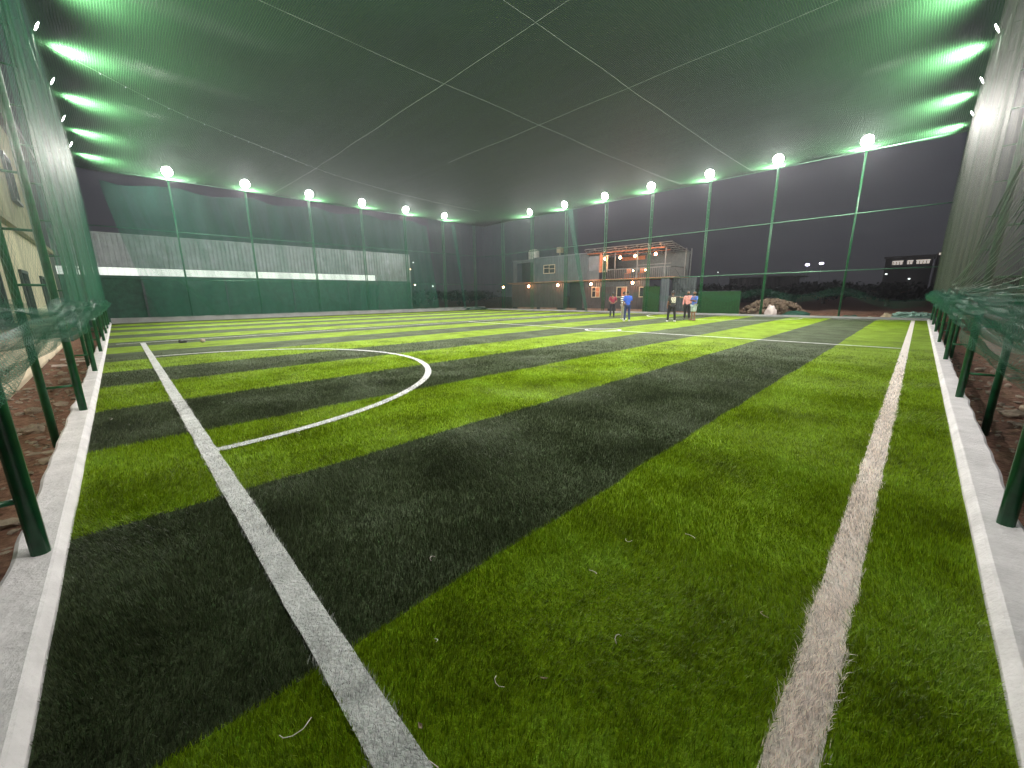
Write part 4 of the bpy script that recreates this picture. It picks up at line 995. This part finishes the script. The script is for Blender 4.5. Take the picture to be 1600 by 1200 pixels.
for i, (x, y, h, r, lab) in enumerate([(70, 38, 6, 5, 'dark tree right behind the container house'), (85, 28, 6.2, 7, 'broad dark tree beyond the rubble heap'), (90, 12, 6, 6, 'dark tree left of the distant lit building'), (75, 3, 4.8, 5, 'low dark tree below the distant lit building'), (80, -6, 6, 6, 'dark tree at the right end of the far ground'),
                                   (36, 66, 4.6, 7, 'dark tree beyond the far corner of the pitch'), (50, 66, 5, 8, 'tall dark tree beyond the far corner right of the other'), (84, 20, 5, 6, 'low dark tree left of the violet lamps'), (31, 58, 3.8, 5, 'dark tree right of the tin shed')]):
    tree(x, y, h, r, lab, 20+i)

# ================================================================== DISTANT LIGHTS AND BUILDINGS
D = 120.0
B1 = empty('distant_building', (0, 0, 0), label='distant flat roofed building with a lit white upper gallery at the right', cat='building')
box_part('wall', 'far_bld', B1, D+.5, D+12, -.8, 6.4, -.4, 8.7)
m = MB()
for (a, b) in ((3.6, 5.3), (2.1, 3.0), (-.4, 1.7)): m.box(D+.40, D+.49, a, b, 7.3, 8.1)
m.build('lit_gallery', 'lit_win', B1)
m = MB()
for k in range(12): m.box(D+.30, D+.38, -.4+k*.5, -.30+k*.5, 6.9, 7.9)
m.build('gallery_posts', 'far_bld', B1)
box_part('roof', 'far_bld', B1, D-.2, D+12.3, -1.1, 6.7, 8.72, 9.0)
B2 = empty('distant_building', (0, 0, 0), label='dim windowed tower beside the net at the far right', cat='building')
box_part('wall', 'far_bld', B2, D+1, D+12, -6, -1.2, -.4, 9.6)
box_part('lit_window', 'lit_win', B2, D+.9, D+.98, -1.75, -1.4, 8.9, 9.3); box_part('lit_window', 'lit_win', B2, D+.9, D+.98, -2.4, -2.05, 8.9, 9.3)
B3 = empty('distant_shed', (0, 0, 0), label='dim grey corrugated shed far beyond the rubble heap', cat='shed')
m = MB(); corr_wall(m, 100, 17.8, 31, -.4, 4.9, 1.2, .15); m.build('wall', 'far_bld', B3)
m = MB(); m.box(99.7, 108, 17.6, 31.2, 4.95, 5.1); m.build('roof', 'far_bld', B3)
for i, (x, y, z, mt, r, lab) in enumerate([(D, 20.2, 8.2, 'far_lamp', .45, 'distant violet white street lamp, left one of a pair'), (D, 17.5, 8.35, 'far_lamp', .45, 'distant violet white street lamp, right one of a pair'),
      (D, 8.55, 2.25, 'far_lamp_w', .25, 'small white lamp low on the far ground'), (D, 5.9, 5.4, 'far_lamp_w', .2, 'tiny white lamp below the lit gallery'), (D, 2.2, 4.3, 'far_lamp_w', .2, 'tiny white lamp right below the lit gallery'), (D, 40.3, 7.4, 'far_lamp_w', .16, 'tiny white lamp right of the container house')]):
    t = empty('street_lamp', (x, y, -.4), label=lab, cat='street lamp', group='distant lamps')
    MB().tube([(0, 0, 0), (0, 0, z+.4)], .06, 6).build('post', 'steel_dk', t); MB().blob((-.1, 0, z+.4), (r*.6, r, r*.6), 2, 0).build('lamp_head', mt, t, True)
for i, (x, y, z, mt, r, lab) in enumerate([(42.1, 70, 8.0, 'far_lamp_w', .10, 'tiny pale lamp high right of the tin shed'), (42.2, 70, 3.8, 'bulb_y', .10, 'tiny orange lamp right of the tin shed'), (46.3, 70, 3.6, 'far_lamp_w', .16, 'small white lamp beyond the far corner'), (41.4, 70, 6.7, 'bulb_y', .08, 'tiny yellow lamp between the lamps right of the tin shed')]):
    t = empty('street_lamp', (x, y, -.4), label=lab, cat='street lamp', group='distant lamps')
    MB().tube([(0, 0, 0), (0, 0, z+.4)], .05, 6).build('post', 'steel_dk', t); MB().blob((0, -.1, z+.4), r, 2, 0).build('lamp_head', mt, t, True)

# ================================================================== HAZE added for the glow round the floodlights
def haze():
    m = bpy.data.materials.new('haze'); m.use_nodes = True; nt = m.node_tree; nt.nodes.clear()
    o = nt.nodes.new('ShaderNodeOutputMaterial'); v = nt.nodes.new('ShaderNodeVolumePrincipled')
    v.inputs['Color'].default_value = (.9, .92, 1, 1); v.inputs['Density'].default_value = HAZE; v.inputs['Anisotropy'].default_value = .80
    nt.links.new(v.outputs[0], o.inputs['Volume'])
    b = MB().box(-25, 140, -25, 140, -3, 14).build('haze', m); b['kind'] = 'stuff'; b['label'] = 'thin haze added over the pitch for the glow around the lamps'
HAZE = .0007
haze()
